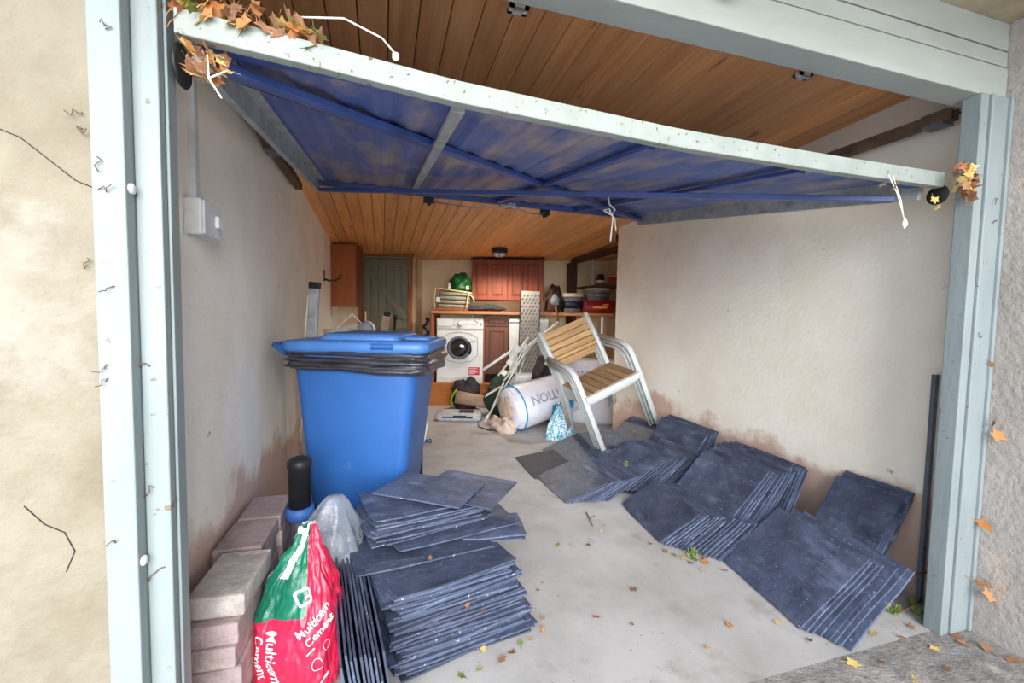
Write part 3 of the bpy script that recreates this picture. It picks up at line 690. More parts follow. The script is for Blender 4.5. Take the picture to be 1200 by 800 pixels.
# tall wall cabinet on the left wall, hook
t = thing('wall_cabinet', 'tall orange-brown wooden cabinet hung high on the left wall', 'cabinet', B(-1.885, 4.77, 1.215), -YAW)
obj('side_panel', MB().box(-.155,.155,0,.018,0,.68), 'cabinet_panel', t, .002)
obj('door', MB().box(.157,.175,.0,.17,.0,.68), 'cabinet_brown', t, .002)
obj('carcass', MB().box(-.155,.155,.018,.17,0.01,.675), 'dark_timber', t)
t = thing('wall_hook', 'black metal storage hook on left wall before the brown cabinet', 'hook', (-.54, 4.55, 1.47))
obj('plate', MB().box(0,.008,-.02,.02,-.02,.09), 'black_plastic', t, .002)
obj('prong', MB().tube([(.005,0,0), (.06,0,-.012), (.11,0,-.005), (.145,0,.02), (.15,0,.06)], .009, 8), 'black_plastic', t)

# ------------------------------------------------------------------ kitchen end
def kt(name, label, cat, u_, v_, z_=0., group=None): return thing(name, label, cat, B(u_, v_, z_), -YAW, group)
ZP = .285
t = kt('wooden_plinth', 'orange wooden step plinth under the washing machine', 'plinth', 0, 5.43)
obj('front_board', MB().box(-1.19, 1.2, 0, .025, 0, ZP-.02), 'plinth', t, .003)
obj('top_board', MB().box(-1.19, 1.2, -.01, .50, ZP-.02, ZP), 'plinth', t, .003)
t = kt('worktop', 'long wooden worktop over washing machine and cupboards', 'worktop', 0, 5.40)
obj('slab', MB().box(-1.02, 1.26, 0, .54, 1.162, 1.20), 'worktop', t, .003)
obj('end_panel', MB().box(-1.02, -.985, .01, .53, ZP, 1.162), 'cabinet_panel', t, .002)
# washing machine
t = kt('washing_machine', 'white front-loading washing machine under the worktop', 'washing machine', -.66, 5.45, ZP)
obj('body', MB().box(-.295,.295,0,.46,.0,.825), 'white_enamel', t, .008)
cp = obj('control_panel', MB().box(-.295,.295,-.012,0,.69,.825), 'white_plastic', t, .006)
obj('drawer', MB().box(-.285,-.10,-.018,-.012,.72,.81), 'white_enamel', cp, .004)
obj('knob', MB().lathe([(.03,0),(.03,.014),(.024,.018)], 24, mat=Matrix.Rotation(PI/2, 4, 'X'), c=(.005,-.012,.755)), 'white_enamel', cp)
obj('knob_ring', MB().tube([(.005+.034*math.cos(k*PI/12), -.013, .755+.034*math.sin(k*PI/12)) for k in range(24)], .002, 5, True), 'grey_plastic', cp)
for x in (.08, .12, .16, .20): obj('button', MB().box(x-.01, x+.01, -.016, -.012, .748, .76), 'grey_plastic', cp)
obj('label_strip', MB().box(-.15,-.06,-.0135,-.0125,.728,.738), 'print_grey', cp)
obj('power_button', MB().box(.255,.275,-.018,-.012,.745,.765), 'black_plastic', cp)
oc = [(-.225,.58), (-.12,.635), (.0,.65), (.12,.635), (.225,.58), (.225,.36), (.15,.285), (.0,.255), (-.15,.285), (-.225,.36)]
obj('door_outline', MB().tube([(x,-.002,z_) for x, z_ in oc], .0035, 6, True), 'print_grey', t)
RX = Matrix.Rotation(PI/2, 4, 'X')
ph = obj('porthole', MB().lathe([(.150,0),(.150,.025),(.143,.035),(.118,.035),(.112,.02),(.112,0)], 40, mat=RX, c=(-.008,0,.45)), 'steel_dark', t)
obj('glass', MB().lathe([(.115,.012),(.10,.03),(.06,.042),(.001,.046)], 32, mat=RX, c=(-.008,0,.45)), 'glass_dark', ph)
obj('handle', MB().tube([(.118,-.04,.53), (.14,-.045,.48), (.143,-.045,.42), (.125,-.04,.37)], .012, 8), 'black_plastic', ph)
obj('handle_tab', MB().box(.14,.215,-.006,0,.535,.575, Matrix.Rotation(-.0, 4, 'Y')), 'white_plastic', t, .003)
sk2 = obj('sticker', MB().box(.115,.252,-.002,0,.105,.205), 'sticker_red', t)
for zz, L_ in ((.183,.10), (.16,.08), (.14,.11), (.122,.07)): obj('print_line', MB().box(.125,.125+L_,-.0032,-.002,zz,zz+.007), 'print_white', sk2)
obj('kick_plate', MB().box(-.29,.29,-.004,.0,.005,.085), 'white_plastic', t, .002)
obj('hose', MB().tube([(.14,.02,.88), (.17,-.01,.84), (.20,-.015,.80), (.235,-.014,.775)], .005, 6), 'string', t)
# panelled door helper
def panelled(parent, x0, x1, z0, z1, y, mat, npan, name='door'):
    d = obj(name, MB().box(x0, x1, y, y+.018, z0, z1), mat, parent, .003)
    W_ = x1-x0; mg = min(.055, W_*.16)
    pw = (W_-mg*(npan+1))/npan
    for k in range(npan):
        a = x0+mg+k*(pw+mg)
        fr = MB()
        for (p, q_, r_, s_) in ((a, a+pw, z0+mg, z0+mg+.008), (a, a+pw, z1-mg-.008, z1-mg), (a, a+.008, z0+mg, z1-mg), (a+pw-.008, a+pw, z0+mg, z1-mg)):
            fr.box(p, q_, y-.003, y, r_, s_)
        obj('moulding', fr, 'dark_timber', d)
        obj('raised_panel', MB().box(a+.02, a+pw-.02, y-.008, y, z0+mg+.02, z1-mg-.02), mat, d, .006)
    return d
t = kt('base_cabinet', 'dark brown kitchen base cupboard with drawer beside washing machine', 'cabinet', -.195, 5.45, ZP)
obj('carcass', MB().box(-.15,.15,.02,.48,.12,.86), 'cabinet_brown', t, .002)
obj('drawer', MB().box(-.145,.145,0,.018,.735,.855), 'cabinet_brown', t, .003)
dr = [o for o in t.children if o.name.startswith('drawer')][0]
obj('moulding', MB().box(-.115,.115,-.003,0,.755,.763).box(-.115,.115,-.003,0,.827,.835).box(-.115,-.107,-.003,0,.755,.835).box(.107,.115,-.003,0,.755,.835), 'dark_timber', dr)
obj('raised_panel', MB().box(-.095,.095,-.007,0,.775,.815), 'cabinet_brown', dr, .005)
panelled(t, -.145, .145, .20, .715, 0, 'cabinet_brown', 1)
obj('kick_board', MB().box(-.145,.145,.06,.075,0,.12), 'grime', t)
obj('side_stile', MB().box(-.165,-.15,.0,.48,0,.86), 'cabinet_panel', t, .002)
t = kt('white_fridge', 'white under-counter fridge behind the leaning patterned panel', 'fridge', .21, 5.45, ZP)
obj('body', MB().box(-.245,.245,.03,.48,.01,.84), 'white_enamel', t, .006)
obj('door', MB().box(-.245,.245,-.01,.028,.05,.835), 'white_plastic', t, .008)
obj('door_handle', MB().box(-.245,.245,-.022,-.01,.79,.82), 'white_enamel', t, .004)
# red wall cabinet
t = kt('kitchen_wall_cabinet', 'red-brown two-door cabinet hung on the rear wall', 'cabinet', -.07, 5.66, 1.352)
obj('carcass', MB().box(-.468,.468,.02,.28,0,.53), 'cabinet_red', t, .002)
panelled(t, -.466, -.003, .004, .526, 0, 'cabinet_red', 2); panelled(t, .003, .466, .004, .526, 0, 'cabinet_red', 2)
obj('cornice', MB().box(-.48,.48,-.01,.28,.53,.542), 'dark_timber', t, .002)
# ceiling lamp
lx = B(-.165, 5.12); zl = zc(lx.y)
t = thing('bulkhead_lamp', 'round black bulkhead lamp with white dome on the back ceiling', 'lamp', (lx.x, lx.y, zl-.002), -YAW)
obj('lamp_base', MB().lathe([(.095,0),(.095,-.03),(.085,-.045)], 28), 'black_plastic', t)
obj('dome', MB().lathe([(.080,-.045),(.072,-.075),(.045,-.095),(.001,-.10)], 28), 'lamp_glass', t)
obj('guard', MB().tube([(.085*math.cos(k*PI/16), .085*math.sin(k*PI/16), -.055) for k in range(32)], .006, 6, True).tube([(-.085,0,-.05), (-.06,0,-.088), (0,0,-.106), (.06,0,-.088), (.085,0,-.05)], .005, 6).tube([(0,-.085,-.05), (0,-.06,-.088), (0,0,-.106), (0,.06,-.088), (0,.085,-.05)], .005, 6), 'black_plastic', t)
pl_ = bpy.data.lights.new('bulkhead_light', 'SPOT'); pl_.energy = 32; pl_.spot_size = math.radians(165); pl_.spot_blend = .6; pl_.shadow_soft_size = .07; pl_.color = (1, .9, .76)
po = bpy.data.objects.new('bulkhead_light', pl_); COL.objects.link(po); po.parent = t; po.location = (0, 0, -.17)
# patterned panel leaning on the fridge
t = thing('patterned_panel', 'tall grey patterned panel with black edges leaning on the worktop', 'panel', B(.19, 5.20, ZP-.28), rot=(-.10, .02, -YAW))
obj('board', MB().box(-.115,.115,0,.018,.32,1.46), 'pattern_panel', t)
obj('edge_strip', MB().box(-.127,-.115,-.004,.022,.32,1.46), 'black_plastic', t); obj('edge_strip', MB().box(.115,.127,-.004,.022,.32,1.46), 'black_plastic', t)
dm = MB()
for j in range(24):
    for i in range(5):
        x = -.095+i*.045+(.02 if j % 2 else 0); z_ = .36+j*.0455
        dm.bar((x-.009, -.0015, z_-.012), (x+.009, -.0015, z_+.012), .012, .003, (0,1,0))
o = obj('dash_pattern', dm, 'pattern_dash', t); o['kind'] = 'stuff'
# cushions, green bag and dark sheet on the worktop
t = thing('cushion_stack', 'stack of grey cushions strapped between cream slats on worktop', 'cushions', B(-.77, 5.62, 1.205), rot=(0, .03, -YAW))
for k in range(4):
    obj('cushion', loft([(.03+.052*k,.195-.004*k,.14,.05,.006*k), (.05+.052*k,.205-.004*k,.15,.05,.006*k), (.075+.052*k,.195-.004*k,.14,.05,.006*k)]), 'cushion_grey', t)
for yy in (-.15, -.05, .05): obj('slat', MB().box(-.21,.21,yy,yy+.07,.245,.262, Matrix.Rotation(.10, 4, 'Y')), 'cream_wood', t, .004)
obj('strap', MB().tube([(-.215,-.155,.27), (-.225,-.16,.15), (-.215,-.155,.0)], .006, 6), 'cream_wood', t)
obj('strap', MB().tube([(.205,-.155,.22), (.19,-.16,.10), (.17,-.155,.0)], .008, 6).tube([(.205,-.155,.22), (.255,-.14,.18), (.285,-.12,.12)], .008, 6), 'cream_wood', t)
obj('care_tag', MB().box(-.20,-.15,-.158,-.154,.10,.16), 'white_plastic', t)
obj('base_slat', MB().box(-.2,.2,-.14,.14,0,.03), 'timber', t, .004)
t = thing('green_bag', 'crumpled dark green bag lying on top of the cushions', 'bag', B(-.70, 5.64, 1.455), -YAW)
def lump(rx, ry, rz, seed, am=.22, n=28, m_=16):
    def f(a, b_):
        th = a*2*PI; ph_ = b_*PI
        d = Vector((math.cos(th)*math.sin(ph_), math.sin(th)*math.sin(ph_), -math.cos(ph_)))
        k = 1+am*noise.noise(d*1.8+Vector((seed, 0, 0)))+am*.5*noise.noise(d*5+Vector((0, seed, 0)))
        return Vector((d.x*rx*k, d.y*ry*k, max(0, (d.z+.75)*rz*k/1.3)))
    vs, fs = grid_surf(f, n, m_, True); return MB().add(vs, fs, 0, True)
obj('bag_body', lump(.155,.11,.15,3,.45), 'green_bag', t)
obj('white_tag', MB().box(-.13,-.10,-.09,-.085,.03,.10).box(.10,.135,-.09,-.085,.02,.07), 'white_plastic', t)
t = thing('dark_sheet', 'dark grey sheet lying flat on worktop under the red cabinet', 'sheet', B(-.36, 5.62, 1.203), -YAW)
obj('sheet', lump(.26,.12,.055,8,.15), 'dark_cloth', t); obj('fold', lump(.12,.08,.04,12,.2), 'dark_green', t, loc=(.06,-.02,.035))
# tubs
def tub(u_, v_, z_, r, h, lab, name):
    t = kt(name, lab, 'tub', u_, v_, z_)
    obj('tub_body', MB().lathe([(r*.88,0),(r*.93,h*.3),(r*.98,h*.85),(r,h*.86)], 32), 'tub_silver', t)
    obj('label_band', MB().lathe([(r*.94,h*.22),(r*.985,h*.60)], 32), 'tub_navy' if h > .2 else 'tub_silver', t)
    obj('lid', MB().lathe([(r*1.02,h*.82),(r*1.06,h*.84),(r*1.06,h*.98),(r*1.0,h),(.001,h)], 32), 'tub_cream', t)
    return t
tub(.785, 5.68, 1.202, .138, .25, 'silver paint tub with navy band on worktop', 'paint_tub')
tub(1.10, 5.66, 1.365, .160, .165, 'silver paint tub with cream lid on the red toolbox', 'paint_tub')
t = kt('toolbox', 'dark red box with orange print under a paint tub', 'toolbox', 1.105, 5.64, 1.202)
obj('box', loft([(0,.19,.17,.03,0), (.01,.198,.178,.03,0), (.15,.198,.178,.03,0), (.158,.19,.17,.03,0)]), 'toolbox_red', t)
obj('print', MB().box(-.09,.09,-.1805,-.178,.06,.09).box(.04,.11,-.1805,-.178,.10,.115), 'print_orange', t)
t = kt('power_tool', 'dark rounded power tool with grey visor beside the silver tub', 'tool', .535, 5.66, 1.202)
obj('tool_body', lump(.105,.10,.26,21,.2), 'dark_timber', t); obj('visor', lump(.06,.05,.10,23,.1), 'grey_plastic', t, loc=(.01,-.07,.10))
obj('strap', MB().tube([(-.11,-.03,.02), (-.10,-.06,.17), (0,-.05,.26), (.10,-.05,.17), (.115,-.02,.0)], .014, 8), 'black_plastic', t)
t = kt('hammer', 'wooden-handled hammer hanging over the worktop edge', 'hammer', .555, 5.385, 1.04)
obj('shaft', MB().tube([(.025,0,0), (-.01,0,.20), (-.02,.01,.26)], .014, 8), 'timber', t); obj('head', MB().box(-.055,.02,-.02,.03,.25,.29), 'steel_dark', t, .004)
t = kt('black_hose', 'black corrugated hose hanging in loops left of washing machine', 'hose', -1.09, 5.47)
obj('hose', MB().tube([(.03*math.sin(k*.9)+.01*math.sin(k*2.1), -.02+.02*math.cos(k*1.3), 1.10-.02*k) for k in range(40)], .018, 8), 'black_plastic', t)
obj('hanger', MB().box(-.05,-.04,-.01,.0,.3,1.0), 'timber', t)
# shelving in the alcove: posts, top beam and shelves
t = thing('shelf_unit', 'dark timber shelf frame in the alcove behind the right wall', 'shelf', (2.42, 4.0, 0))
for yy in (.05, .72): obj('post', MB().box(0,.03 if yy < .5 else .016,yy,yy+.03,0 if yy < .5 else 1.54,zc(4.7)-.07), 'dark_timber' if yy < .5 else 'pipe_grey', t)
obj('beam', MB().box(-.02,.03,-.15,1.30,zc(4.7)-.10,zc(4.7)-.03), 'dark_timber', t, .003)
obj('end_board', MB().box(0,.05,0,.22,0,1.86, Matrix.Translation((-.05,1.14,0))), 'dark_timber', t, .002)
for zz in (1.52,): obj('shelf', MB().box(.03,.50,.0,1.2,zz,zz+.02), 'dark_timber', t, .002)
t = thing('dark_jar', 'dark jar with white label on the alcove shelf', 'jar', (2.60, 4.85, 1.54))
obj('jar_body', MB().lathe([(.045,0),(.05,.01),(.05,.10),(.035,.115)], 18), 'bottle_dark', t); obj('lid', MB().lathe([(.038,.112),(.04,.115),(.04,.14),(.03,.142)], 18), 'black_plastic', t)
obj('label', MB().lathe([(.0508,.03),(.0508,.07)], 18), 'white_plastic', t)
t = thing('pink_box', 'pink and maroon box edge on the alcove shelf', 'box', (2.62, 4.35, 1.54))
obj('box', MB().box(-.1,.1,-.15,.15,0,.07), 'toolbox_red', t, .003); obj('lid', MB().box(-.105,.105,-.155,.155,.07,.085), 'pink_card', t, .003)
t = thing('white_pipe', 'thin white pipe rising below the right end of worktop', 'pipe', B(1.12, 5.36, ZP), -YAW)
obj('pipe', MB().tube([(0,0,0), (0,0,.87)], .018, 10), 'white_plastic', t); obj('clip', MB().lathe([(.018,.4),(.024,.4),(.024,.42),(.018,.42)], 12), 'grey_plastic', t)
t = thing('black_hook', 'small black hook on the end of the right wall under ceiling', 'hook', (2.132, 3.675, 1.90))
obj('plate', MB().box(-.004,.06,.0,.004,-.03,.02), 'black_plastic', t); obj('prong', MB().tube([(-.0,-.002,-.02), (-.02,-.03,-.025), (-.022,-.035,.03)], .008, 8), 'black_plastic', t)

# ------------------------------------------------------------------ heap in front of the plinth
# insulation roll: axis local y, lying on floor
ra = Vector((.91, .25, 0)).normalized()
t = thing('insulation_roll', 'white plastic-wrapped roll of insulation lying on floor beside the chairs', 'insulation', (1.24, 4.05, 0), rot=(.17, 0, math.atan2(ra.y, ra.x)-PI/2))
RR = .225
def rollf(a, b_):
    th = a*2*PI; k = 1+.035*noise.noise(Vector((math.cos(th)*2, math.sin(th)*2, b_*4)))
    e = 1-.10*max(0, (.06-b_)/.06)-.10*max(0, (b_-.94)/.06)
    return Vector((RR*k*e*math.cos(th), .95*b_, RR+RR*k*e*math.sin(th)*.985))
obj('wrapping', MB().add(*grid_surf(rollf, 48, 30, True), 0, True), 'roll_wrap', t)
obj('end_wrap', MB().lathe([(.205,.0),(.19,.03),(.12,.04),(.05,.03),(.001,.02)], 30, mat=Matrix.Rotation(PI/2, 4, 'X'), c=(0,.012,RR)), 'roll_wrap', t)
obj('torn_patch', lump(.12,.014,.15,33,.3), 'insulation', t, loc=(.0,-.028,.14))
obj('torn_fluff', lump(.17,.10,.10,31,.55), 'insulation', t, loc=(-.03,-.06,.0))
def on_roll(me, th0, y_0, rot, mat, name):
    c, s = math.cos(rot), math.sin(rot)
    for v in me.vertices:
        x, y = v.co.x*c-v.co.y*s, v.co.x*s+v.co.y*c
        th = th0+y/RR; v.co = Vector(((RR*1.028)*math.cos(th), y_0+x, RR+RR*1.03*math.sin(th)))
    me.materials.clear(); me.update(); return obj(name, me, mat, t)
# seen side faces -x local at angle PI..; text runs along axis and is upside down to the viewer
on_roll(text_mesh('INSULATION', .125, .002, .03), .42, .50, PI, 'print_grey', 'lettering')
sq = MB(); nn_ = 10
for i in range(nn_):
    for j in range(4): sq.add([(-.14+.28*(i+a)/nn_, -.055+.11*(j+b_)/4, 0) for a, b_ in ((0,0),(1,0),(1,1),(0,1))], [(0,1,2,3)])
on_roll(sq.mesh('label_patch'), -.28, .50, 0, 'print_blue', 'label_patch')
obj('blue_band', MB().tube([(RR*1.02*math.cos(k*PI/24), .06, RR+RR*1.01*math.sin(k*PI/24)) for k in range(48)], .008, 6, True), 'print_blue', t)
# second pack behind/above
t = thing('insulation_pack', 'white insulation pack with blue print behind the chair back', 'insulation', (2.20, 4.32, 0), rot=(0, 0, -.45))
obj('wrapping', loft([(.0,.40,.20,.08,0), (.05,.43,.22,.09,0), (.58,.43,.22,.09,0), (.68,.39,.18,.09,0)], 6), 'roll_wrap', t)
o = obj('lettering', text_mesh('INSULATION', .07, .001), 'print_navy', t, loc=(-.12,-.225,.55), rot=(PI/2, 0, 0))
# patterned carrier bag
t = thing('carrier_bag', 'blue and white patterned carrier bag leaning on the insulation roll', 'bag', (1.62, 3.72, 0), .2)
obj('bag_body', MB().add(*grid_surf(lambda a, b_: Vector(((.15-.11*b_**1.5)*math.cos(a*2*PI), (.10-.07*b_)*math.sin(a*2*PI), .30*b_))*(1+.22*noise.noise(Vector((math.cos(a*2*PI)*2.5, math.sin(a*2*PI)*2.5, b_*3)))), 40, 20, True), 0, True), 'carrier', t); obj('handle', MB().tube([(-.03,0,.29), (-.03,0,.34), (.03,0,.35), (.03,0,.29)], .008, 6), 'carrier', t)
# white folded rotary airer poles
t = thing('rotary_airer', 'bundle of white folded airer poles propped over the heap', 'airer', B(-.1, 4.5), -YAW)
pl = [((-.16,.0,.05), (.30,.15,.86), .010), ((-.14,0,.07), (.02,.02,.44), .010), ((-.20,-.03,.58), (.10,.05,.78), .015), ((-.04,.0,.52), (.28,.12,.92), .010), ((.02,.03,.46), (.33,.15,.85), .009), ((.08,-.02,.22), (.24,.08,.72), .006), ((.0,-.02,.30), (.20,.10,.76), .006), ((.20,.1,.76), (.62,.35,1.08), .022)]
for a, b_, r in pl: obj('pole', MB().tube([a, b_], r, 8), 'white_plastic', t)
for p_, s_ in (((.16,.06,.80),.035), ((.02,.02,.55),.03), ((.24,.10,.82),.035), ((.08,.03,.66),.03)):
    obj('joint', MB().box(-s_,s_,-s_*.7,s_*.7,-s_,s_, Matrix.Translation(p_) @ Matrix.Rotation(.6, 4, 'Y')), 'white_plastic', t, .008)
obj('foot', MB().lathe([(.016,0),(.018,.05),(.014,.10)], 10, mat=Vector((.46,.15,.81)).to_track_quat('Z','Y').to_matrix().to_4x4(), c=(-.175,-.005,.02)), 'white_plastic', t)
# small heap items
t = thing('cardboard_tube', 'dusty brown cardboard tube lying in the heap before the plinth', 'tube', B(-.42, 4.95, .17), rot=(0, 0, -YAW))
obj('tube', MB().lathe([(.075,0),(.07,.42),(.055,.42),(.06,0)], 22, mat=Matrix.Rotation(1.72, 4, 'Y'), c=(-.22,0,.03)), 'tan_card', t)
obj('dark_lining', MB().lathe([(.060,.0),(.058,.02)], 22, mat=Matrix.Rotation(1.72, 4, 'Y'), c=(-.222,0,.03)), 'maroon_cloth', t)
t = thing('dark_rucksack', 'dark cloth bag slumped against the wooden plinth', 'bag', B(-.55, 5.22), -YAW)
obj('bag_body', lump(.17,.13,.27,51,.3), 'dark_cloth', t); obj('peak', lump(.08,.06,.14,52,.2), 'dark_cloth', t, loc=(.06,0,.21))
obj('lime_trim', MB().tube([(-.14,-.10,.05), (-.17,-.11,.13), (-.13,-.10,.22), (-.09,-.08,.27)], .012, 8), 'lime', t)
t = thing('grey_sandbag', 'flat grey and white plastic bag on floor before the plinth', 'bag', B(-.57, 4.72), -YAW)
obj('bag_body', loft([(.0,.23,.13,.05,0), (.03,.255,.15,.06,0), (.07,.245,.14,.06,0), (.085,.20,.10,.05,.01)]), 'grey_bag', t)
obj('print_band', MB().box(-.17,.16,-.1475,-.143,.035,.055).box(-.05,.09,-.1475,-.143,.055,.07), 'tub_navy', t); obj('top_print', MB().box(.0,.16,-.08,.07,.084,.089), 'maroon_cloth', t)
t = thing('garden_tool', 'brown wooden-shafted tool with lime tip rising from the heap', 'tool', B(-.22, 5.05), -YAW)
obj('shaft', MB().tube([(-.15,0,.16), (.13,.1,.42)], .018, 8), 'timber', t); obj('tip', MB().tube([(.13,.1,.42), (.20,.12,.47)], .02, 8), 'lime', t)
t = thing('green_crate', 'dark green folded cover in the heap under the airer poles', 'cover', B(-.06, 4.95), -YAW)
obj('cover', lump(.24,.16,.34,61,.25), 'dark_green', t)
t = thing('plastic_paddle', 'white plastic paddle lying on the dark green cover', 'paddle', B(-.20, 4.80, .28), rot=(0, -.5, -YAW))
obj('blade', MB().prism([(-.11,0), (.10,.015), (.11,.035), (-.08,.025)], -.008, .008), 'white_plastic', t)
t = thing('grey_box_bag', 'greyish plastic-wrapped pack behind the airer poles', 'pack', B(.22, 4.95), -YAW)
obj('pack_body', loft([(0,.22,.15,.05,0), (.04,.24,.17,.06,0), (.40,.24,.17,.06,.0), (.48,.19,.13,.06,.02)]), 'grey_bag', t); obj('strap', MB().bar((-.22,-.178,.10), (.20,-.178,.40), .03, .012, (0,1,0)), 'black_plastic', t)
t = thing('black_holdall', 'black cloth holdall heaped behind the insulation roll', 'bag', B(.47, 4.72), -YAW)
obj('bag_body', lump(.24,.13,.60,71,.2), 'dark_cloth', t); obj('strap', MB().tube([(-.2,-.1,.4), (-.1,-.17,.62), (.1,-.16,.62), (.2,-.1,.4)], .016, 8), 'black_plastic', t)
tag(obj('black_cable', MB().tube([(.98,4.45,.006), (.95,4.28,.006), (1.02,4.12,.006), (1.14,4.10,.006), (1.2,4.2,.006), (1.22,4.3,.02)], .005, 6), 'black_plastic'), 'thin black cable curling on the floor before the insulation roll', 'cable')
tag(obj('green_wire', MB().tube([(.36+.06*math.cos(k*PI/9), 3.83+.05*math.sin(k*PI/9), .006+.0015*k) for k in range(20)]+[(.28,3.84,.01), (.2,3.8,.006)], .005, 6), 'pipe_blue'), 'small loop of teal wire on the floor behind the bin', 'wire')

# ------------------------------------------------------------------ three stacked garden chairs
def make_chair(label):
    t = thing('garden_chair', label, 'chair', group='stacked garden chairs')
    hw = .255
    for s in (-1, 1):
        x = s*hw
        pts = [(x,-.275,0), (x,-.215,.40), (x,-.185,.545), (x,-.165,.605), (x,-.125,.64), (x,-.06,.655), (x,.26,.665)]
        mb = MB()
        for a, b_ in zip(pts, pts[1:]):
            pass
        mb.tube(pts, .0235, 8, sx=.48, up=(1,0,0)); obj('arm_leg', mb, 'chair_white', t)
        x2 = s*(hw-.028)
        mb = MB().tube([(x2,.27,0), (x2,.205,.36), (x2,.195,.43), (x2,.245,.62), (x2,.345,.875)], .0225, 8, sx=.48, up=(1,0,0)); obj('back_post', mb, 'chair_white', t)
        obj('seat_rail', MB().bar((x2,-.235,.415), (x2,.20,.40), .026, .04), 'chair_white', t, .004)
    obj('front_rail', MB().bar((-hw,-.225,.412), (hw,-.225,.412), .03, .045), 'chair_white', t, .004)
    obj('rear_rail', MB().bar((-hw+.02,.20,.40), (hw-.02,.20,.40), .025, .035), 'chair_white', t, .004)
    for k in range(7):
        x = -.205+k*.0685; obj('seat_slat', MB().bar((x,-.21,.430), (x,.195,.418), .060, .014), 'seat_slat', t, .002)
    A_, B_ = Vector((0,.243,.575)), Vector((0,.338,.85)); dv = (B_-A_); n_ = Vector((0,-dv.z,dv.y)).normalized()
    hs = [.033, .033, .052, .052, .052, .062]; tot = sum(hs); p = 0.
    for h in hs:
        c = A_+dv*((p+h/2)/tot); p += h
        ln = dv.length*h/tot-.009
        obj('back_slat', MB().bar(c+Vector((-.222,0,0)), c+Vector((.222,0,0)), .016, ln, dv.normalized()), 'chair_slat', t, .002)
    return t
ch = make_chair('top white metal garden chair of the stack with tan slatted seat showing')
Rc = Euler((math.radians(6.22), math.radians(-22.5), math.radians(1.68)), 'XYZ')
P0 = Vector((1.83, 3.164, .262))
ch.rotation_euler = Rc; ch.location = P0
for k, lab in ((1, 'middle white garden chair of the stack, mostly hidden by the top one'), (2, 'bottom white garden chair of the stack, standing on the slates')):
    c = copy_tree(ch); c['label'] = lab
    c.location = P0 + Rc.to_matrix() @ Vector((.0, .045*k, -.034*k))

# ------------------------------------------------------------------ leaves, twigs, weeds
def leaf_mesh(seed, s=1.):
    r = random.Random(seed); n = 11; vs = [(0,0,0)]; 
    for k in range(n):
        a = 2*PI*k/n; rr_ = (1 if k % 2 else .62)*(.8+.4*r.random())*.5*s
        x, y = rr_*math.cos(a)*1.25, rr_*math.sin(a)*.8
        vs.append((x, y, .22*s*(x*x+y*y)/(.25*s*s)*r.uniform(-.3,1)*.6))
    fs = [(0, 1+k, 1+(k+1) % n) for k in range(n)]
    mb = MB().add(vs, fs, 0, True)
    mb.tube([(.45*s,0,.03*s), (.75*s,.05*s,.06*s), (1.0*s,.02*s,.03*s)], .02*s, 4)
    return mb.mesh('dry_leaf')
LV = {}
LCOL = {'leaf_brown': 'brown', 'leaf_orange': 'orange', 'leaf_yellow': 'yellow', 'leaf_green': 'greenish'}
def leaf(p, size, mat, label, group, flat_=True):
    if label.split()[0] != 'yellow' and 'brown' not in label: label = LCOL[mat]+' '+label; group = LCOL[mat]+' '+group
    k = (rnd.randrange(5), mat)
    if k not in LV: LV[k] = leaf_mesh(k[0]); 
    o = obj('dry_leaf', LV[k], mat); o.scale = (size,)*3; o.location = p
    o.rotation_euler = (rnd.uniform(-.25,.25), rnd.uniform(-.25,.25), rnd.uniform(0,6.28)) if flat_ else (rnd.uniform(-1.3,1.3), rnd.uniform(-1.3,1.3), rnd.uniform(0,6.28))
    return tag(o, label, 'leaf', group)
LM = ['leaf_brown', 'leaf_orange', 'leaf_yellow', 'leaf_brown', 'leaf_green']
fl = [(1.01,1.52,'leaf_brown',.04), (.78,1.41,'leaf_orange',.03), (.91,1.91,'leaf_yellow',.025), (.84,1.93,'leaf_green',.03), (.99,1.89,'leaf_brown',.035), (.33,1.37,'leaf_yellow',.03),
      (.42,1.33,'leaf_brown',.03), (.24,1.28,'leaf_green',.03), (.56,1.40,'leaf_orange',.022), (1.24,1.24,'leaf_orange',.03), (1.08,1.17,'leaf_yellow',.022), (.89,1.34,'leaf_brown',.02),
      (1.30,1.82,'leaf_orange',.03), (1.37,1.66,'leaf_yellow',.035), (1.42,1.64,'leaf_green',.04), (1.45,1.61,'leaf_orange',.04), (1.47,1.64,'leaf_brown',.04), (1.35,1.70,'leaf_green',.035), (1.17,2.05,'leaf_yellow',.025), (1.12,2.0,'leaf_yellow',.02),
      (1.54,1.09,'leaf_yellow',.03), (1.72,1.06,'leaf_yellow',.035), (1.80,1.02,'leaf_orange',.03), (1.50,.98,'leaf_yellow',.04), (1.60,.96,'leaf_brown',.03), (1.46,1.10,'leaf_brown',.03), (1.90,1.05,'leaf_brown',.03), (1.98,.94,'leaf_orange',.04), (2.03,.90,'leaf_brown',.045), (2.05,.84,'leaf_orange',.04), (2.0,.97,'leaf_brown',.04), (1.78,.88,'leaf_brown',.035), (1.63,.88,'leaf_yellow',.03), (1.40,1.56,'leaf_yellow',.03), (1.38,1.62,'leaf_brown',.035), (1.33,1.74,'leaf_brown',.03), (1.49,1.53,'leaf_orange',.03), (.50,1.37,'leaf_yellow',.026), (.46,1.36,'leaf_green',.026), (.38,1.31,'leaf_brown',.03), (.30,1.29,'leaf_yellow',.024), (.58,1.46,'leaf_brown',.024), (1.43,1.20,'leaf_yellow',.03), (1.56,1.05,'leaf_brown',.03), (1.66,1.08,'leaf_green',.03), (1.85,.95,'leaf_yellow',.03), (.62,1.62,'leaf_brown',.02), (.70,2.3,'leaf_brown',.02)]
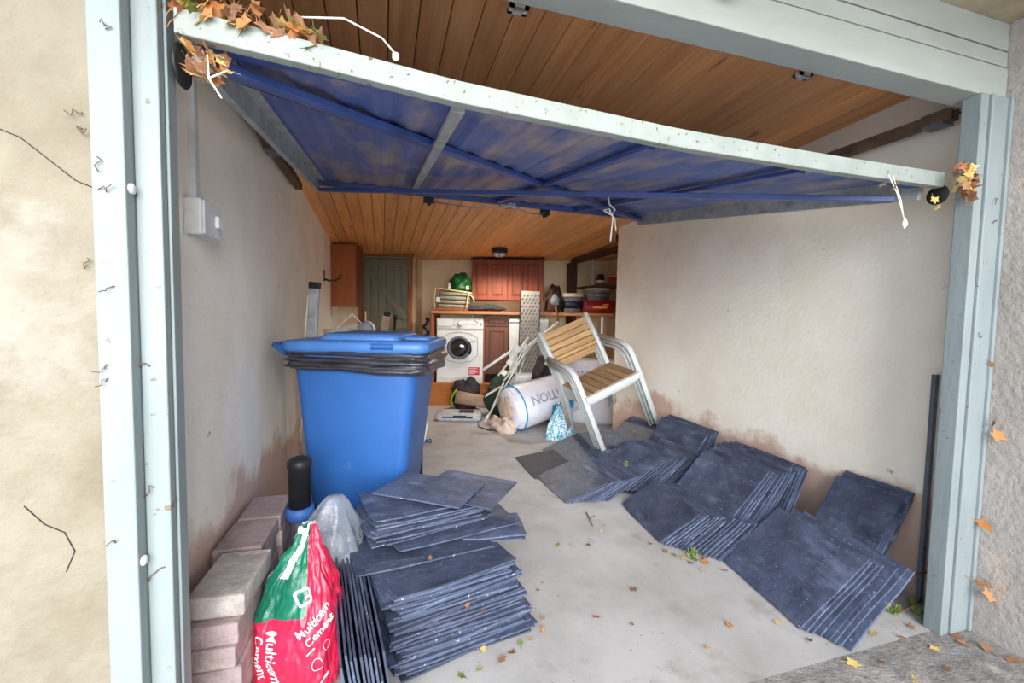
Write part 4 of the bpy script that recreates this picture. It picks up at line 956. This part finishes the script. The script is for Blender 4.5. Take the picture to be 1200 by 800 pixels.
for x, y, mt, s in fl: leaf((x, y, .008), s, mt, 'dry leaf lying on the floor or driveway', 'dry leaves scattered on the ground')
for x, y, z_ in ((.16,1.47,.297), (.30,1.44,.25), (.27,1.36,.18), (.33,1.37,.14)): leaf((x, y, z_), .022, 'leaf_brown', 'small brown leaf fallen on the tall slate stack', 'leaves on the slate stack')
for k in range(60):
    x = -.40+.27*rnd.random()**1.1; leaf((x, 1.062+rnd.uniform(-.014,.03), zn(x)+.066+rnd.uniform(-.03,.022)), rnd.uniform(.026,.046), LM[rnd.randrange(5)], 'dry leaf caught along left end of the raised door edge', 'leaves on the left end of the door edge', False)
for k in range(30):
    leaf((-.39+rnd.uniform(0,.075), 1.085+rnd.uniform(-.02,.03), 1.668+rnd.uniform(-.03,.03)), rnd.uniform(.022,.036), LM[rnd.randrange(4)], 'dead leaf packed around left pivot of the door', 'leaves at the left pivot', False)
for k in range(34):
    leaf((1.915+rnd.uniform(-.03,.04), 1.00+rnd.uniform(-.02,.015), 1.635+rnd.uniform(-.07,.05)), rnd.uniform(.028,.048), LM[rnd.randrange(4)], 'dead leaf caught in the right corner of the raised door', 'leaves at the right corner of the door', False)
for x, z_ in ((1.60,1.60), (1.66,1.60), (1.80,1.605), (1.86,1.575), (1.88,1.55)): leaf((x, 1.05, z_), .03, 'leaf_yellow', 'yellow leaf dangling from cobwebs under the door edge', 'leaves dangling under the door edge', False)
for y, z_, s in ((.94,.75,.045), (.96,.42,.05), (.95,.20,.05), (.93,.17,.05), (.975,1.0,.025), (.955,.79,.03)): leaf((2.085, y, z_), s, 'leaf_orange' if s > .04 else 'leaf_brown', 'dry leaf clinging to the right outside wall by the post', 'leaves on the right outside wall', False)
tag(obj('dry_stalk', MB().tube([(-.17,1.06,1.775), (-.08,1.05,1.785), (.0,1.06,1.765), (.03,1.06,1.735)], .0022, 5).lathe([(.001,-.01),(.008,-.005),(.008,.006),(.001,.01)], 8, c=(.03,1.06,1.73)), 'string'), 'pale dry stalk with seed head along left of the door edge', 'stalk')
tag(obj('dry_twig', MB().tube([(-.34,1.05,1.66), (-.335,1.04,1.61), (-.31,1.03,1.57)], .0022, 5).tube([(-.335,1.04,1.61), (-.305,1.05,1.635)], .002, 5), 'string'), 'pale bent twig hanging from the left pivot of the door', 'twig')
tag(obj('cobweb_strand', MB().tube([(1.64,1.06,1.64), (1.68,1.055,1.58), (1.72,1.055,1.50)], .002, 5).tube([(1.66,1.06,1.64), (1.70,1.055,1.56), (1.72,1.055,1.50)], .0015, 5).lathe([(.001,-.02),(.01,-.005),(.006,.01),(.001,.02)], 8, c=(1.725,1.055,1.485)), 'string'), 'cobweb strand with a seed pod hanging from the right of door edge', 'cobweb')
for k, (p, r_, n_, lab) in enumerate((((1.60,2.57,.11), .07, 14, 'small green weed growing between slates before the chair'), ((2.02,1.10,0), .05, 12, 'tuft of green weed at the foot of the right post'), ((1.93,1.13,0), .05, 12, 'scrap of weed between slates and the steel strip'), ((1.42,1.66,0), .04, 10, 'low weed among yellow leaves at the slates edge'))):
    mb = MB()
    for j in range(n_):
        a = rnd.uniform(0, 6.28); l = r_*rnd.uniform(.5,1); hh = rnd.uniform(.01,.05); d = Vector((math.cos(a), math.sin(a), 0)); s_ = Vector((-d.y, d.x, 0))*.006
        q0 = d*l*.3; q1 = d*l*.75+Vector((0,0,hh)); q2 = d*l+Vector((0,0,hh*.8))
        mb.add([q0-s_*.4, q0+s_*.4, q1+s_, q2, q1-s_], [(0,1,2,3,4)])
    tag(obj('weed', mb, 'leaf_green', loc=p), lab, 'weed')
tag(obj('bare_stem', MB().tube([(2.06,1.10,.16), (1.98,1.12,.15), (1.93,1.13,.11), (1.90,1.14,.05)], .003, 5).tube([(2.04,1.10,.05), (1.98,1.11,.02), (1.94,1.12,.0)], .003, 5), 'twig'), 'bare dark stem arching at the foot of the steel strip', 'stem')
tag(obj('ground_twig', MB().tube([(1.10,2.06,.008), (1.12,2.14,.012), (1.14,2.22,.008)], .003, 5).tube([(1.12,2.14,.01), (1.17,2.17,.008)], .002, 5), 'twig'), 'small bare twig on the floor before the low slates', 'twig')

wfl = [o for o in bpy.data.objects if o.name == 'wall_front_left'][0]
for pts in ([(-.72,1.045,1.52), (-.68,1.044,1.47), (-.64,1.044,1.455), (-.60,1.044,1.42), (-.56,1.044,1.385), (-.535,1.044,1.375)], [(-.66,1.044,.76), (-.63,1.044,.72), (-.60,1.044,.70), (-.585,1.044,.66), (-.60,1.044,.62)]):
    obj('crack', MB().tube(pts, .0010, 5), 'grime', wfl)
tw = []
for k in range(16):
    x = rnd.choice((-.545, -.52, -.50, -.46, -.445, 2.02, 2.05, 2.09)); z_ = rnd.uniform(.45, 1.7)
    yb = 1.042 if x < -.53 else 1.033 if x < -.478 else 1.065 if x < 0 else .982 if x < 2.08 else .974
    q = [Vector((x, yb, z_))]
    for j in range(4): q.append(q[-1]+Vector((rnd.uniform(-.012,.012), rnd.uniform(-.004,.0), rnd.uniform(-.014,.010))))
    tag(obj('dry_twig', MB().tube(q, .0012, 4), 'twig'), 'tiny dry twig stuck on the left door frame' if x < 0 else 'tiny dry twig stuck on the right door post', 'twig', 'twigs on the left door frame' if x < 0 else 'twigs on the right door post')
